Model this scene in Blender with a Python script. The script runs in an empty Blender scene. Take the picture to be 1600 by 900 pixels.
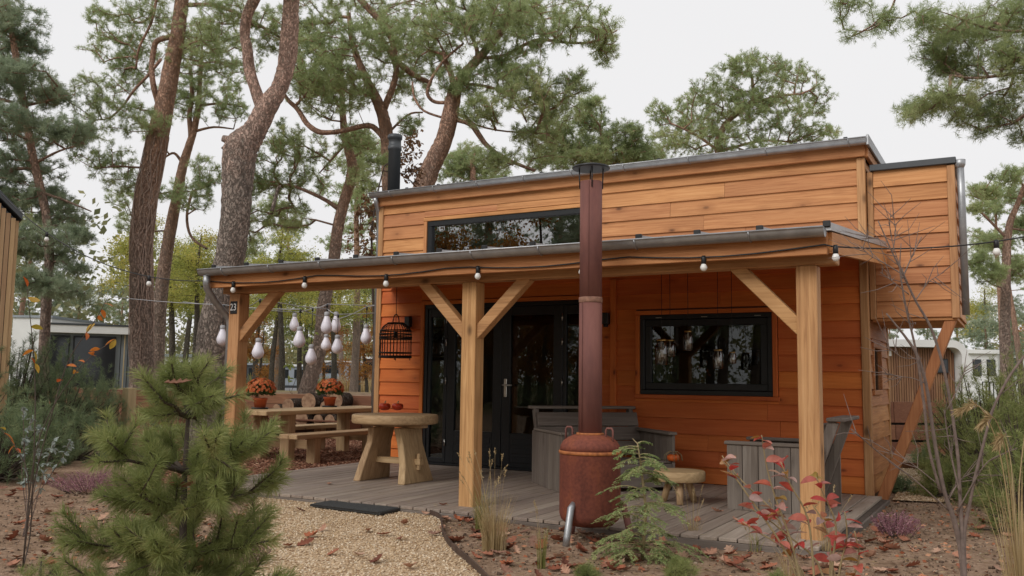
import bpy, bmesh, math, random
import numpy as np
from mathutils import Matrix, Vector
random.seed(7); rng = np.random.default_rng(11)
R_ = math.radians
scn = bpy.context.scene
col = scn.collection

# ------------------------------------------------------------------ camera
CX, CY, CZ = 1.4247, -6.8264, 1.1295
YAW, PIT, ROL, FPX = 0.5147, 0.1012, 0.0130, 1397.35
_F0 = np.array([-math.sin(YAW), math.cos(YAW), 0]); _R0 = np.array([math.cos(YAW), math.sin(YAW), 0]); _U0 = np.array([0, 0, 1.])
CF = _F0*math.cos(PIT) + _U0*math.sin(PIT); _u = _U0*math.cos(PIT) - _F0*math.sin(PIT)
CR = _R0*math.cos(ROL) + _u*math.sin(ROL); CU = _u*math.cos(ROL) - _R0*math.sin(ROL)
CC = np.array([CX, CY, CZ])
cd = bpy.data.cameras.new('camera'); cam = bpy.data.objects.new('camera', cd); col.objects.link(cam)
cd.sensor_width = 36; cd.lens = FPX/1600*36; cd.clip_end = 2000; cd.clip_start = .05
cam.matrix_world = Matrix(((CR[0], CU[0], -CF[0], CX), (CR[1], CU[1], -CF[1], CY), (CR[2], CU[2], -CF[2], CZ), (0, 0, 0, 1)))
scn.camera = cam
scn.render.resolution_x = 1024; scn.render.resolution_y = 576

# ------------------------------------------------------------------ overcast sky, soft sun, exposure
SUN_EL, SUN_AZ = R_(36), R_(196)          # azimuth clockwise from +Y
w = bpy.data.worlds.new('World'); scn.world = w; w.use_nodes = True
nt = w.node_tree; nt.nodes.clear()
wo = nt.nodes.new('ShaderNodeOutputWorld'); bg = nt.nodes.new('ShaderNodeBackground')
sky = nt.nodes.new('ShaderNodeTexSky'); sky.sky_type = 'NISHITA'; sky.sun_disc = False
sky.sun_elevation = SUN_EL; sky.sun_rotation = SUN_AZ; sky.dust_density = 6; sky.air_density = 1.5
hs = nt.nodes.new('ShaderNodeHueSaturation'); hs.inputs['Saturation'].default_value = .10
mx = nt.nodes.new('ShaderNodeMix'); mx.data_type = 'RGBA'; mx.inputs[0].default_value = .90
mx.inputs[7].default_value = (8.20, 8.14, 8.22, 1)       # even cloud cover
nt.links.new(sky.outputs[0], hs.inputs['Color']); nt.links.new(hs.outputs[0], mx.inputs[6])
wn = nt.nodes.new('ShaderNodeTexNoise'); wn.inputs['Scale'].default_value = 1.6; wn.inputs['Detail'].default_value = 5
wt = nt.nodes.new('ShaderNodeTexCoord'); wr = nt.nodes.new('ShaderNodeMapRange'); wr.inputs[3].default_value = .965; wr.inputs[4].default_value = 1.03; ws = nt.nodes.new('ShaderNodeVectorMath'); ws.operation = 'SCALE'
nt.links.new(wt.outputs['Generated'], wn.inputs['Vector']); nt.links.new(wn.outputs[0], wr.inputs[0]); nt.links.new(mx.outputs[2], ws.inputs[0]); nt.links.new(wr.outputs[0], ws.inputs['Scale'])
nt.links.new(ws.outputs[0], bg.inputs[0]); bg.inputs[1].default_value = .10
nt.links.new(bg.outputs[0], wo.inputs[0])
sl = bpy.data.lights.new('sun', 'SUN'); sl.energy = 1.5; sl.angle = R_(35); sl.color = (1, .97, .93)
so = bpy.data.objects.new('sun', sl); col.objects.link(so); so.location = (0, 0, 30)
sd = Vector((math.sin(SUN_AZ)*math.cos(SUN_EL), math.cos(SUN_AZ)*math.cos(SUN_EL), math.sin(SUN_EL)))
so.rotation_euler = sd.to_track_quat('Z', 'Y').to_euler()
scn.view_settings.view_transform = 'Standard'; scn.view_settings.look = 'None'
scn.view_settings.exposure = 0.17; scn.view_settings.gamma = 1

# ------------------------------------------------------------------ pixel helpers (direction only; distance from what is touched)
def ray(x, y): return CF + CR*(x-800)/FPX + CU*(450-y)/FPX
def at(x, y, D): return CC + ray(x, y)*D
def onX(x, y, X): d = ray(x, y); return CC + d*((X-CX)/d[0])
def onY(x, y, Y): d = ray(x, y); return CC + d*((Y-CY)/d[1])
def onZ(x, y, Z): d = ray(x, y); return CC + d*((Z-CZ)/d[2])
GZ = -.05

# ------------------------------------------------------------------ object helpers
def wm(o):
    m = o.matrix_basis.copy()
    if o.parent: m = wm(o.parent) @ o.matrix_parent_inverse @ m
    return m
def setp(o, parent):
    if parent is not None:
        o.parent = parent; o.matrix_parent_inverse = wm(parent).inverted()
def tag(o, label, cat=None, group=None, kind=None):
    if label: o['label'] = label
    if cat: o['category'] = cat
    if group: o['group'] = group
    if kind: o['kind'] = kind
    return o
def empty(name, loc, label=None, cat=None, group=None, rz=0):
    o = bpy.data.objects.new(name, None); col.objects.link(o); o.location = Vector(loc); o.rotation_euler = (0, 0, rz)
    o.empty_display_size = .1
    return tag(o, label, cat, group)
def link(name, me, mat, parent=None, mtx=None):
    o = bpy.data.objects.new(name, me); col.objects.link(o)
    if mat is not None and not me.materials:
        for m in (mat if isinstance(mat, (list, tuple)) else [mat]): me.materials.append(m)
    if mtx is not None: o.matrix_basis = mtx
    setp(o, parent); return o
def copy_tree(o, parent=None, m0=None):
    c = o.copy(); col.objects.link(c)
    if parent is not None: c.parent = parent
    for ch in o.children: copy_tree(ch, c)
    return c
def nrm(v): v = np.asarray(v, float); return v/(np.linalg.norm(v)+1e-12)
class MB:
    """collects shapes, builds one mesh"""
    def __init__(s): s.v = []; s.f = []; s.sm = []
    def add(s, V, Fc, smooth=False):
        b = len(s.v); s.v += [tuple(map(float, p)) for p in V]
        for f in Fc: s.f.append(tuple(i+b for i in f)); s.sm.append(smooth)
        return s
    def hexa(s, P):   # 8 corners: bottom 0-3 ccw, top 4-7
        return s.add(P, [(3, 2, 1, 0), (4, 5, 6, 7), (0, 1, 5, 4), (1, 2, 6, 5), (2, 3, 7, 6), (3, 0, 4, 7)])
    def box(s, x0, x1, y0, y1, z0, z1, c=0):
        if c <= 0:
            return s.hexa([(x0, y0, z0), (x1, y0, z0), (x1, y1, z0), (x0, y1, z0), (x0, y0, z1), (x1, y0, z1), (x1, y1, z1), (x0, y1, z1)])
        c = min(c, .45*(x1-x0), .45*(y1-y0), .45*(z1-z0))
        return s.cham([(x0+x1)/2, (y0+y1)/2, (z0+z1)/2], [(x1-x0)/2, (y1-y0)/2, (z1-z0)/2], np.eye(3), c)
    def cham(s, ctr, h, M, c):
        V = []; idx = {}
        for sx in (-1, 1):
            for sy in (-1, 1):
                for sz in (-1, 1):
                    sg = (sx, sy, sz)
                    for a in range(3):
                        p = [sg[k]*(h[k]-(0 if k == a else c)) for k in range(3)]
                        idx[(sg, a)] = len(V); V.append(np.asarray(ctr)+M@np.array(p))
        Fc = []
        for a in range(3):
            b, d = (a+1) % 3, (a+2) % 3
            for sa in (-1, 1):
                q = []
                for (sb, sd) in ((-1, -1), (1, -1), (1, 1), (-1, 1)):
                    g = [0, 0, 0]; g[a] = sa; g[b] = sb; g[d] = sd; q.append(idx[(tuple(g), a)])
                Fc.append(q if sa > 0 else q[::-1])
            for sb in (-1, 1):          # edges along a
                for sd in (-1, 1):
                    g0 = [0, 0, 0]; g0[a] = -1; g0[b] = sb; g0[d] = sd; g1 = list(g0); g1[a] = 1
                    q = [idx[(tuple(g0), b)], idx[(tuple(g1), b)], idx[(tuple(g1), d)], idx[(tuple(g0), d)]]
                    Fc.append(q if sb*sd < 0 else q[::-1])
        for sx in (-1, 1):
            for sy in (-1, 1):
                for sz in (-1, 1):
                    q = [idx[((sx, sy, sz), k)] for k in range(3)]
                    Fc.append(q if sx*sy*sz > 0 else q[::-1])
        return s.add(V, Fc)
    def beam(s, p0, p1, wd, ht, up=(0, 0, 1), c=.004):
        p0 = np.array(p0, float); p1 = np.array(p1, float); d = p1-p0; L = np.linalg.norm(d); d /= L
        r = nrm(np.cross(d, up)); u = np.cross(r, d)
        return s.cham((p0+p1)/2, [wd/2, L/2, ht/2], np.array([r, d, u]).T, min(c, .4*wd, .4*ht))
    def tube(s, pts, rad, n=6, cap=True, smooth=True, jit=0):
        P = np.array(pts, float); k = len(P)
        rad = np.broadcast_to(np.asarray(rad, float), (k,))
        T = np.gradient(P, axis=0); T /= (np.linalg.norm(T, axis=1)[:, None]+1e-12)
        a = np.array([0, 0, 1.]) if abs(T[0][2]) < .9 else np.array([1., 0, 0])
        N = nrm(np.cross(T[0], a)); V = []
        an = np.arange(n)*2*math.pi/n
        for i in range(k):
            N = nrm(N-T[i]*np.dot(N, T[i])); B = np.cross(T[i], N)
            rr = rad[i]*(1+(rng.uniform(-jit, jit, n) if jit else 0))
            V.append(P[i]+np.outer(np.cos(an)*rr, N)+np.outer(np.sin(an)*rr, B))
        V = np.concatenate(V); Fc = []
        for i in range(k-1):
            for j in range(n):
                a0 = i*n+j; a1 = i*n+(j+1) % n
                Fc.append((a0, a1, a1+n, a0+n))
        s.add(V, Fc, smooth)
        if cap:
            b = len(s.v)-len(V)
            s.f.append(tuple(b+j for j in range(n))[::-1]); s.sm.append(False)
            s.f.append(tuple(b+(k-1)*n+j for j in range(n))); s.sm.append(False)
        return s
    def lathe(s, prof, n=20, ctr=(0, 0, 0), smooth=True, wob=None):
        V = []; Fc = []; k = len(prof)
        for (r, z) in prof:
            for j in range(n):
                t = j*2*math.pi/n; rr = r*(wob(t) if wob else 1)
                V.append((ctr[0]+rr*math.cos(t), ctr[1]+rr*math.sin(t), ctr[2]+z))
        for i in range(k-1):
            for j in range(n):
                a0 = i*n+j; a1 = i*n+(j+1) % n; Fc.append((a0, a1, a1+n, a0+n))
        s.add(V, Fc, smooth); b = len(s.v)-len(V)
        s.f.append(tuple(b+j for j in range(n))[::-1]); s.sm.append(False)
        s.f.append(tuple(b+(k-1)*n+j for j in range(n))); s.sm.append(False)
        return s
    def prism(s, poly, z0, z1):
        n = len(poly); V = [(x, y, z0) for x, y in poly]+[(x, y, z1) for x, y in poly]
        return s.add(V, [tuple(range(n))[::-1], tuple(range(n, 2*n))]+[(i, (i+1) % n, n+(i+1) % n, n+i) for i in range(n)])
    def mesh(s, name):
        me = bpy.data.meshes.new(name); me.from_pydata(s.v, [], s.f)
        me.polygons.foreach_set('use_smooth', s.sm); me.update(); return me
    def build(s, name, mat, parent=None, mtx=None):
        return link(name, s.mesh(name), mat, parent, mtx)
def soup(name, V, k, mat, parent=None, mtx=None, smooth=False):
    """V: (n*k,3) array, one k-gon per k vertices"""
    V = np.asarray(V, np.float32).reshape(-1, 3); n = len(V)//k
    me = bpy.data.meshes.new(name)
    me.vertices.add(n*k); me.vertices.foreach_set('co', V.ravel())
    me.loops.add(n*k); me.loops.foreach_set('vertex_index', np.arange(n*k, dtype=np.int32))
    me.polygons.add(n); me.polygons.foreach_set('loop_start', np.arange(0, n*k, k, dtype=np.int32))
    if smooth: me.polygons.foreach_set('use_smooth', np.ones(n, bool))
    me.update(calc_edges=True)
    return link(name, me, mat, parent, mtx)

# ------------------------------------------------------------------ materials
MAT = {}
def newmat(name):
    m = bpy.data.materials.new(name); m.use_nodes = True; t = m.node_tree; t.nodes.clear()
    o = t.nodes.new('ShaderNodeOutputMaterial'); MAT[name] = m
    return m, t, o
def N(t, ty, **kw):
    n = t.nodes.new(ty)
    for k, v in kw.items():
        if k in n.inputs: n.inputs[k].default_value = v
        else: setattr(n, k, v)
    return n
def ramp(t, fac, stops):
    r = t.nodes.new('ShaderNodeValToRGB'); e = r.color_ramp.elements
    while len(e) < len(stops): e.new(.5)
    for i, (p, c) in enumerate(stops): e[i].position = p; e[i].color = (*c, 1) if len(c) == 3 else c
    t.links.new(fac, r.inputs[0]); return r.outputs[0]
def mixc(t, f, a, b, mode='MIX'):
    m = t.nodes.new('ShaderNodeMix'); m.data_type = 'RGBA'; m.blend_type = mode
    for s, v in ((0, f), (6, a), (7, b)):
        if hasattr(v, 'is_output'): t.links.new(v, m.inputs[s])
        else: m.inputs[s].default_value = v if s == 0 else (*v, 1)
    return m.outputs[2]
def coords(t, scale, rand=True):
    tc = N(t, 'ShaderNodeTexCoord'); src = tc.outputs['Object']
    if rand:
        oi = N(t, 'ShaderNodeObjectInfo'); va = N(t, 'ShaderNodeVectorMath', operation='SCALE'); cm = N(t, 'ShaderNodeCombineXYZ')
        for k, f in enumerate((37., 53., 71.)):
            mm = N(t, 'ShaderNodeMath', operation='MULTIPLY'); t.links.new(oi.outputs['Random'], mm.inputs[0]); mm.inputs[1].default_value = f
            t.links.new(mm.outputs[0], cm.inputs[k])
        ad = N(t, 'ShaderNodeVectorMath', operation='ADD'); t.links.new(src, ad.inputs[0]); t.links.new(cm.outputs[0], ad.inputs[1]); src = ad.outputs[0]
    mp = N(t, 'ShaderNodeMapping'); mp.inputs['Scale'].default_value = scale
    t.links.new(src, mp.inputs[0]); return mp.outputs[0]
def bsdf(t, o, color, rough=.6, bump=None, bstr=.3, bdist=.01, metal=0, spec=.4, **kw):
    b = N(t, 'ShaderNodeBsdfPrincipled'); b.inputs['Roughness'].default_value = rough; b.inputs['Metallic'].default_value = metal
    b.inputs['Specular IOR Level'].default_value = spec
    if hasattr(color, 'is_output'): t.links.new(color, b.inputs['Base Color'])
    else: b.inputs['Base Color'].default_value = (*color, 1)
    if bump is not None:
        bp = N(t, 'ShaderNodeBump'); bp.inputs['Strength'].default_value = bstr; bp.inputs['Distance'].default_value = bdist
        t.links.new(bump, bp.inputs['Height']); t.links.new(bp.outputs[0], b.inputs['Normal'])
    t.links.new(b.outputs[0], o.inputs[0]); return b
def wood(name, dark, base, light, axis=0, fine=16., knots=.07, rough=.62, var=.16, con=0.):
    m, t, o = newmat(name)
    sc = [fine]*3; sc[axis] = .9
    c = coords(t, sc)
    n1 = N(t, 'ShaderNodeTexNoise', Scale=1.6, Detail=8., Roughness=.6, Distortion=1.1); t.links.new(c, n1.inputs['Vector'])
    colr = ramp(t, n1.outputs[0], [(.24+.06*con, tuple((a*(1+con)+b*(1-con))/2 for a, b in zip(dark, base))), (.5, base), (.8-.05*con, light)])
    sc2 = [2.2]*3; sc2[axis] = .5
    n2 = N(t, 'ShaderNodeTexNoise', Scale=1.3, Detail=3.); t.links.new(coords(t, sc2), n2.inputs['Vector'])
    tint = ramp(t, n2.outputs[0], [(.3, (.76, .71, .68)), (.7, (1.10, 1.10, 1.09))])
    colr = mixc(t, .8, colr, tint, 'MULTIPLY')
    sk = [5.]*3; sk[axis] = 2.6
    vo = N(t, 'ShaderNodeTexVoronoi', Scale=1.); vo.inputs['Randomness'].default_value = 1.; t.links.new(coords(t, sk), vo.inputs['Vector'])
    kn = ramp(t, vo.outputs['Distance'], [(knots*.5, (1, 1, 1)), (knots*1.6, (0, 0, 0))])
    kn2 = ramp(t, vo.outputs['Distance'], [(knots*1.2, (.55, .55, .55)), (knots*4.5, (0, 0, 0))]); sel = ramp(t, vo.outputs['Color'], [(.36, (0, 0, 0)), (.41, (1, 1, 1))])
    kn = mixc(t, 1., kn, sel, 'MULTIPLY'); kn2 = mixc(t, 1., kn2, sel, 'MULTIPLY'); colr = mixc(t, kn2, colr, tuple(.9*a for a in dark))
    colr = mixc(t, kn, colr, tuple(.42*x for x in dark))
    oi = N(t, 'ShaderNodeObjectInfo')
    mr = N(t, 'ShaderNodeMapRange'); t.links.new(oi.outputs['Random'], mr.inputs[0]); mr.inputs[3].default_value = 1-var; mr.inputs[4].default_value = 1+var
    hv = N(t, 'ShaderNodeHueSaturation'); t.links.new(mr.outputs[0], hv.inputs['Value']); t.links.new(colr, hv.inputs['Color'])
    mr2 = N(t, 'ShaderNodeMapRange'); t.links.new(oi.outputs['Random'], mr2.inputs[0]); mr2.inputs[3].default_value = .494; mr2.inputs[4].default_value = .505
    t.links.new(mr2.outputs[0], hv.inputs['Hue'])
    bsdf(t, o, hv.outputs[0], rough, n1.outputs[0], .35, .006, spec=.3)
    return m
CL_D, CL_B, CL_L = (.33, .125, .042), (.50, .22, .085), (.60, .295, .125)
for ax, nm in enumerate('xyz'): wood('cladding_'+nm, CL_D, CL_B, CL_L, ax, fine=22., knots=.085, var=.12, con=.8)
for ax, nm in enumerate('xyz'): wood('sheltered_'+nm, (.46, .10, .020), (.64, .165, .034), (.71, .22, .055), ax, var=.08)  # cladding copy for under the porch, warm bounced light put into its colour
PO_D, PO_B, PO_L = (.33, .16, .065), (.51, .275, .12), (.61, .36, .175)
for ax, nm in enumerate('xyz'): wood('timber_'+nm, PO_D, PO_B, PO_L, ax, fine=24., knots=.11, var=.08, con=1.)
OK_D, OK_B, OK_L = (.30, .19, .10), (.47, .32, .175), (.58, .42, .25)
for ax, nm in enumerate('xyz'): wood('oak_'+nm, OK_D, OK_B, OK_L, ax, knots=.05, var=.1, con=.8)
for ax, nm in enumerate('xyz'): wood('grey_wood_'+nm, (.085, .068, .056), (.175, .145, .122), (.27, .235, .205), ax, knots=.05, var=.15, rough=.75)
wood('deck_wood', (.15, .13, .105), (.31, .25, .205), (.42, .35, .30), 1, knots=.03, var=.13, rough=.6)
wood('corten_board', (.12, .05, .03), (.22, .10, .055), (.30, .15, .085), 0, knots=.04, var=.2)
wood('pale_stake', (.33, .24, .13), (.48, .37, .21), (.58, .47, .29), 2, knots=.03)
wood('slat_brown', (.14, .07, .04), (.23, .12, .065), (.30, .17, .10), 2, knots=.02)
wood('slat_hut', (.28, .17, .09), (.42, .275, .15), (.52, .36, .21), 2, knots=.02)
def plain(name, c, rough=.5, metal=0, nscale=0, namt=.25, bstr=.15, spec=.4):
    m, t, o = newmat(name)
    if nscale:
        n = N(t, 'ShaderNodeTexNoise', Scale=nscale, Detail=6., Roughness=.6); t.links.new(coords(t, (1, 1, 1)), n.inputs['Vector'])
        cc = ramp(t, n.outputs[0], [(.25, tuple(x*(1-namt) for x in c)), (.75, tuple(min(1, x*(1+namt)) for x in c))])
        bsdf(t, o, cc, rough, n.outputs[0], bstr, .005, metal, spec)
    else: bsdf(t, o, c, rough, metal=metal, spec=spec)
    return m
plain('zinc', (.36, .365, .375), .42, .75, 9, .22)
plain('roof_sheet', (.42, .43, .44), .45, .4, 5, .15)
plain('black_frame', (.013, .014, .016), .32, 0, 30, .2, .03)
plain('black_plastic', (.015, .015, .016), .45)
plain('black_paint', (.02, .021, .023), .42, 0, 20, .3, .05)
plain('anthracite', (.055, .06, .066), .45, 0, 4, .15)
plain('steel', (.62, .60, .56), .28, 1)
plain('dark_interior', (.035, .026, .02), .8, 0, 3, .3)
plain('interior_wood', (.13, .07, .035), .7, 0, 3, .3)
plain('white_panel', (.72, .72, .71), .45, 0, 2, .06)
plain('grey_panel', (.27, .30, .33), .5, 0, 2, .1)
plain('road_asphalt', (.17, .17, .175), .85, 0, 30, .2)
plain('white_shade', (.80, .77, .84), .35, 0, 3, .05, .02)
plain('bulb_white', (.78, .77, .74), .3)
plain('cap_grey', (.36, .36, .37), .6)
plain('brass', (.55, .36, .13), .35, 1)
plain('terracotta', (.46, .10, .035), .6, 0, 14, .15)
plain('pumpkin_red', (.52, .045, .012), .38, 0, 12, .3)
plain('pumpkin_orange', (.62, .12, .02), .4, 0, 12, .25)
plain('stem_dry', (.30, .23, .12), .8, 0, 20, .3)
plain('twig_grey', (.17, .125, .105), .8, 0, 25, .35)
plain('ivy_dead', (.40, .29, .235), .9, 0, 25, .4)
plain('twig_dark', (.075, .055, .042), .8, 0, 20, .3)
plain('cage_cane', (.022, .013, .009), .55, 0, 40, .3)
plain('rubber_mat', (.035, .035, .034), .8, 0, 60, .4)
plain('edging_steel', (.10, .065, .05), .7, .3, 12, .4)
plain('cone_brown', (.12, .07, .04), .8)
def glass(name, tint=(.9, .93, .92), ior=1.55, rough=.005, amt=1.):
    m, t, o = newmat(name)
    tr = N(t, 'ShaderNodeBsdfTransparent'); tr.inputs[0].default_value = (*tint, 1)
    gl = N(t, 'ShaderNodeBsdfGlossy'); gl.inputs['Roughness'].default_value = rough; gl.inputs[0].default_value = (1, 1, 1, 1)
    fr = N(t, 'ShaderNodeFresnel'); fr.inputs[0].default_value = ior
    ms = N(t, 'ShaderNodeMixShader'); t.links.new(fr.outputs[0], ms.inputs[0]); t.links.new(tr.outputs[0], ms.inputs[1]); t.links.new(gl.outputs[0], ms.inputs[2])
    t.links.new(ms.outputs[0], o.inputs[0]); return m
glass('window_glass', (.62, .66, .65), 1.5)
glass('window_glass_coated', (.4, .43, .43), 3.4)
glass('jar_glass', (.80, .79, .76), 2.1, .05)
plain('dark_glass', (.018, .021, .024), .08, 0, 0, spec=.6)
def rust():
    m, t, o = newmat('rusty_steel')
    c = coords(t, (1, 1, .35), False)
    n1 = N(t, 'ShaderNodeTexNoise', Scale=5., Detail=8., Roughness=.65); t.links.new(c, n1.inputs['Vector'])
    n2 = N(t, 'ShaderNodeTexNoise', Scale=45., Detail=5.); t.links.new(coords(t, (1, 1, 1), False), n2.inputs['Vector'])
    c1 = ramp(t, n1.outputs[0], [(.25, (.115, .040, .030)), (.5, (.19, .060, .040)), (.68, (.25, .078, .036)), (.85, (.36, .12, .04))])
    c2 = ramp(t, n2.outputs[0], [(.3, (.7, .7, .72)), (.7, (1.2, 1.15, 1.1))])
    bsdf(t, o, mixc(t, .8, c1, c2, 'MULTIPLY'), .8, n2.outputs[0], .25, .004, .0, .2)
    m2, t, o = newmat('rusty_flue')
    c = coords(t, (1, 1, .25), False)
    n1 = N(t, 'ShaderNodeTexNoise', Scale=6., Detail=8., Roughness=.65); t.links.new(c, n1.inputs['Vector'])
    c1 = ramp(t, n1.outputs[0], [(.3, (.12, .052, .046)), (.5, (.18, .075, .062)), (.75, (.24, .105, .082))])
    bsdf(t, o, c1, .75, n1.outputs[0], .15, .004, .0, .25)
    m3, t, o = newmat('rust_orange')
    n1 = N(t, 'ShaderNodeTexNoise', Scale=30., Detail=5.); t.links.new(coords(t, (1, 1, 1), False), n1.inputs['Vector'])
    bsdf(t, o, ramp(t, n1.outputs[0], [(.3, (.20, .06, .02)), (.7, (.48, .17, .05))]), .7)
rust()
plain('rust_band', (.24, .125, .085), .8, .1, 30, .4)
def ground_mats():
    m, t, o = newmat('soil')
    c = coords(t, (1, 1, 1), False)
    n1 = N(t, 'ShaderNodeTexNoise', Scale=.8, Detail=5.); n2 = N(t, 'ShaderNodeTexNoise', Scale=28., Detail=8., Roughness=.7); n3 = N(t, 'ShaderNodeTexNoise', Scale=5., Detail=6.)
    for n in (n1, n2, n3): t.links.new(c, n.inputs['Vector'])
    a = ramp(t, n2.outputs[0], [(.25, (.13, .085, .058)), (.5, (.31, .215, .15)), (.78, (.47, .36, .27))])
    b = ramp(t, n3.outputs[0], [(.35, (.72, .66, .6)), (.65, (1.15, 1.1, 1.06))])
    a = mixc(t, .9, a, b, 'MULTIPLY')
    # grassy far ground: by distance from the houses (a real change of ground cover)
    tc = N(t, 'ShaderNodeTexCoord'); ln = N(t, 'ShaderNodeVectorMath', operation='LENGTH'); t.links.new(tc.outputs['Object'], ln.inputs[0])
    ad = N(t, 'ShaderNodeMath', operation='MULTIPLY_ADD'); t.links.new(n1.outputs[0], ad.inputs[0]); ad.inputs[1].default_value = 10; t.links.new(ln.outputs['Value'], ad.inputs[2])
    mr = N(t, 'ShaderNodeMapRange'); t.links.new(ad.outputs[0], mr.inputs[0]); mr.inputs[1].default_value = 22; mr.inputs[2].default_value = 30
    g = ramp(t, n3.outputs[0], [(.3, (.11, .115, .05)), (.55, (.22, .19, .09)), (.75, (.33, .25, .13))])
    bsdf(t, o, mixc(t, mr.outputs[0], a, g), .95, n2.outputs[0], .8, .03, spec=.1)
    m, t, o = newmat('gravel'); c = coords(t, (1, 1, 1), False)
    v = N(t, 'ShaderNodeTexVoronoi', Scale=55.); n = N(t, 'ShaderNodeTexNoise', Scale=2., Detail=4.); t.links.new(c, v.inputs['Vector']); t.links.new(c, n.inputs['Vector'])
    a = ramp(t, v.outputs['Color'], [(.1, (.31, .20, .115)), (.45, (.53, .38, .24)), (.85, (.67, .53, .37))])
    b = ramp(t, n.outputs[0], [(.3, (.8, .76, .72)), (.7, (1.1, 1.1, 1.1))])
    bsdf(t, o, mixc(t, .8, a, b, 'MULTIPLY'), .9, v.outputs['Distance'], .8, .02, spec=.15)
    for nm, st in (('pebble', [(.0, (.29, .18, .10)), (.35, (.52, .37, .22)), (.7, (.63, .48, .32)), (1., (.76, .65, .50))]),
                   ('bark_chip', [(.0, (.12, .05, .03)), (.4, (.26, .115, .07)), (.75, (.38, .19, .12)), (1., (.52, .33, .22))]),
                   ('clod', [(.0, (.07, .045, .032)), (.5, (.17, .115, .08)), (.9, (.30, .22, .16)), (1., (.42, .34, .25))]),
                   ('dead_leaf', [(.0, (.16, .05, .025)), (.3, (.32, .105, .05)), (.6, (.47, .20, .11)), (.85, (.58, .32, .19)), (1., (.22, .10, .06))])):
        m, t, o = newmat(nm); g = N(t, 'ShaderNodeNewGeometry')
        bsdf(t, o, ramp(t, g.outputs['Random Per Island'], st), .85, spec=.15)
    m, t, o = newmat('chip_ground'); c = coords(t, (1, 1, 1), False)
    v = N(t, 'ShaderNodeTexVoronoi', Scale=38.); t.links.new(c, v.inputs['Vector'])
    bsdf(t, o, ramp(t, v.outputs['Color'], [(.1, (.10, .045, .03)), (.5, (.24, .11, .07)), (.9, (.42, .24, .16))]), .9, v.outputs['Distance'], .8, .02, spec=.1)
    m, t, o = newmat('dry_grass_ground'); c = coords(t, (1, 1, 1), False)
    n = N(t, 'ShaderNodeTexNoise', Scale=.7, Detail=8.); t.links.new(c, n.inputs['Vector'])
    bsdf(t, o, ramp(t, n.outputs[0], [(.3, (.20, .19, .075)), (.55, (.38, .32, .15)), (.75, (.46, .37, .2))]), .95, spec=.1)
ground_mats()
def leafmat(name, stops, nscale=.9, trans=.3, mixrand=.45, rough=.55, spec=.3):
    m, t, o = newmat(name); g = N(t, 'ShaderNodeNewGeometry')
    n = N(t, 'ShaderNodeTexNoise', Scale=nscale, Detail=3.); t.links.new(coords(t, (1, 1, 1)), n.inputs['Vector'])
    mm = N(t, 'ShaderNodeMix'); mm.inputs[0].default_value = mixrand
    mr = N(t, 'ShaderNodeMapRange'); t.links.new(n.outputs[0], mr.inputs[0]); mr.inputs[1].default_value = .28; mr.inputs[2].default_value = .72
    t.links.new(mr.outputs[0], mm.inputs[2]); t.links.new(g.outputs['Random Per Island'], mm.inputs[3])
    c = ramp(t, mm.outputs[0], stops)
    p = N(t, 'ShaderNodeBsdfPrincipled'); p.inputs['Roughness'].default_value = rough; p.inputs['Specular IOR Level'].default_value = spec; t.links.new(c, p.inputs['Base Color'])
    tr = N(t, 'ShaderNodeBsdfTranslucent'); t.links.new(c, tr.inputs[0])
    ms = N(t, 'ShaderNodeMixShader'); ms.inputs[0].default_value = trans; t.links.new(p.outputs[0], ms.inputs[1]); t.links.new(tr.outputs[0], ms.inputs[2])
    t.links.new(ms.outputs[0], o.inputs[0]); return m
leafmat('pine_needles', [(.05, (.22, .27, .125)), (.5, (.38, .45, .215)), (.85, (.53, .56, .29)), (1., (.60, .46, .27))], trans=.5)
leafmat('pine_needles_blue', [(.1, (.21, .26, .175)), (.5, (.34, .41, .27)), (.9, (.47, .50, .34))], trans=.5)
leafmat('young_needles', [(.05, (.15, .18, .06)), (.5, (.27, .31, .105)), (.85, (.42, .43, .18)), (1., (.50, .36, .18))], nscale=6, trans=.45)
leafmat('mugo_needles', [(.1, (.11, .15, .085)), (.5, (.22, .29, .15)), (.85, (.34, .38, .19)), (1., (.36, .28, .16))], nscale=3, trans=.45)
leafmat('hemlock_leaf', [(.1, (.19, .27, .11)), (.5, (.38, .48, .20)), (.9, (.58, .62, .28))], nscale=7, trans=.45)
leafmat('leaf_yellowgreen', [(.1, (.22, .25, .06)), (.5, (.42, .43, .11)), (.85, (.62, .52, .13)), (1., (.64, .38, .11))], nscale=.6, trans=.5)
leafmat('leaf_green', [(.1, (.12, .17, .05)), (.5, (.24, .29, .085)), (.9, (.40, .40, .11))], nscale=.6, trans=.5)
leafmat('leaf_orange', [(.1, (.20, .09, .025)), (.5, (.38, .16, .035)), (.9, (.50, .30, .07))], nscale=.6, trans=.4)
leafmat('leaf_brown', [(.1, (.10, .055, .03)), (.5, (.22, .12, .06)), (.9, (.33, .21, .10))], nscale=1.5, trans=.3)
leafmat('leaf_red', [(.0, (.28, .16, .03)), (.22, (.36, .05, .03)), (.45, (.50, .035, .03)), (.65, (.45, .13, .10)), (.8, (.33, .17, .15)), (1., (.42, .24, .05))], nscale=20, mixrand=.9, trans=.35)
leafmat('leaf_sapling', [(.0, (.55, .13, .03)), (.6, (.60, .22, .04)), (1., (.45, .38, .06))], nscale=9, mixrand=.8)
leafmat('leaf_silver', [(.0, (.18, .22, .19)), (1., (.42, .47, .43))], nscale=9, mixrand=.8)
leafmat('mum_petal', [(.0, (.42, .06, .025)), (.5, (.62, .15, .045)), (1., (.70, .30, .10))], nscale=15, mixrand=.85, trans=.2)
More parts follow.
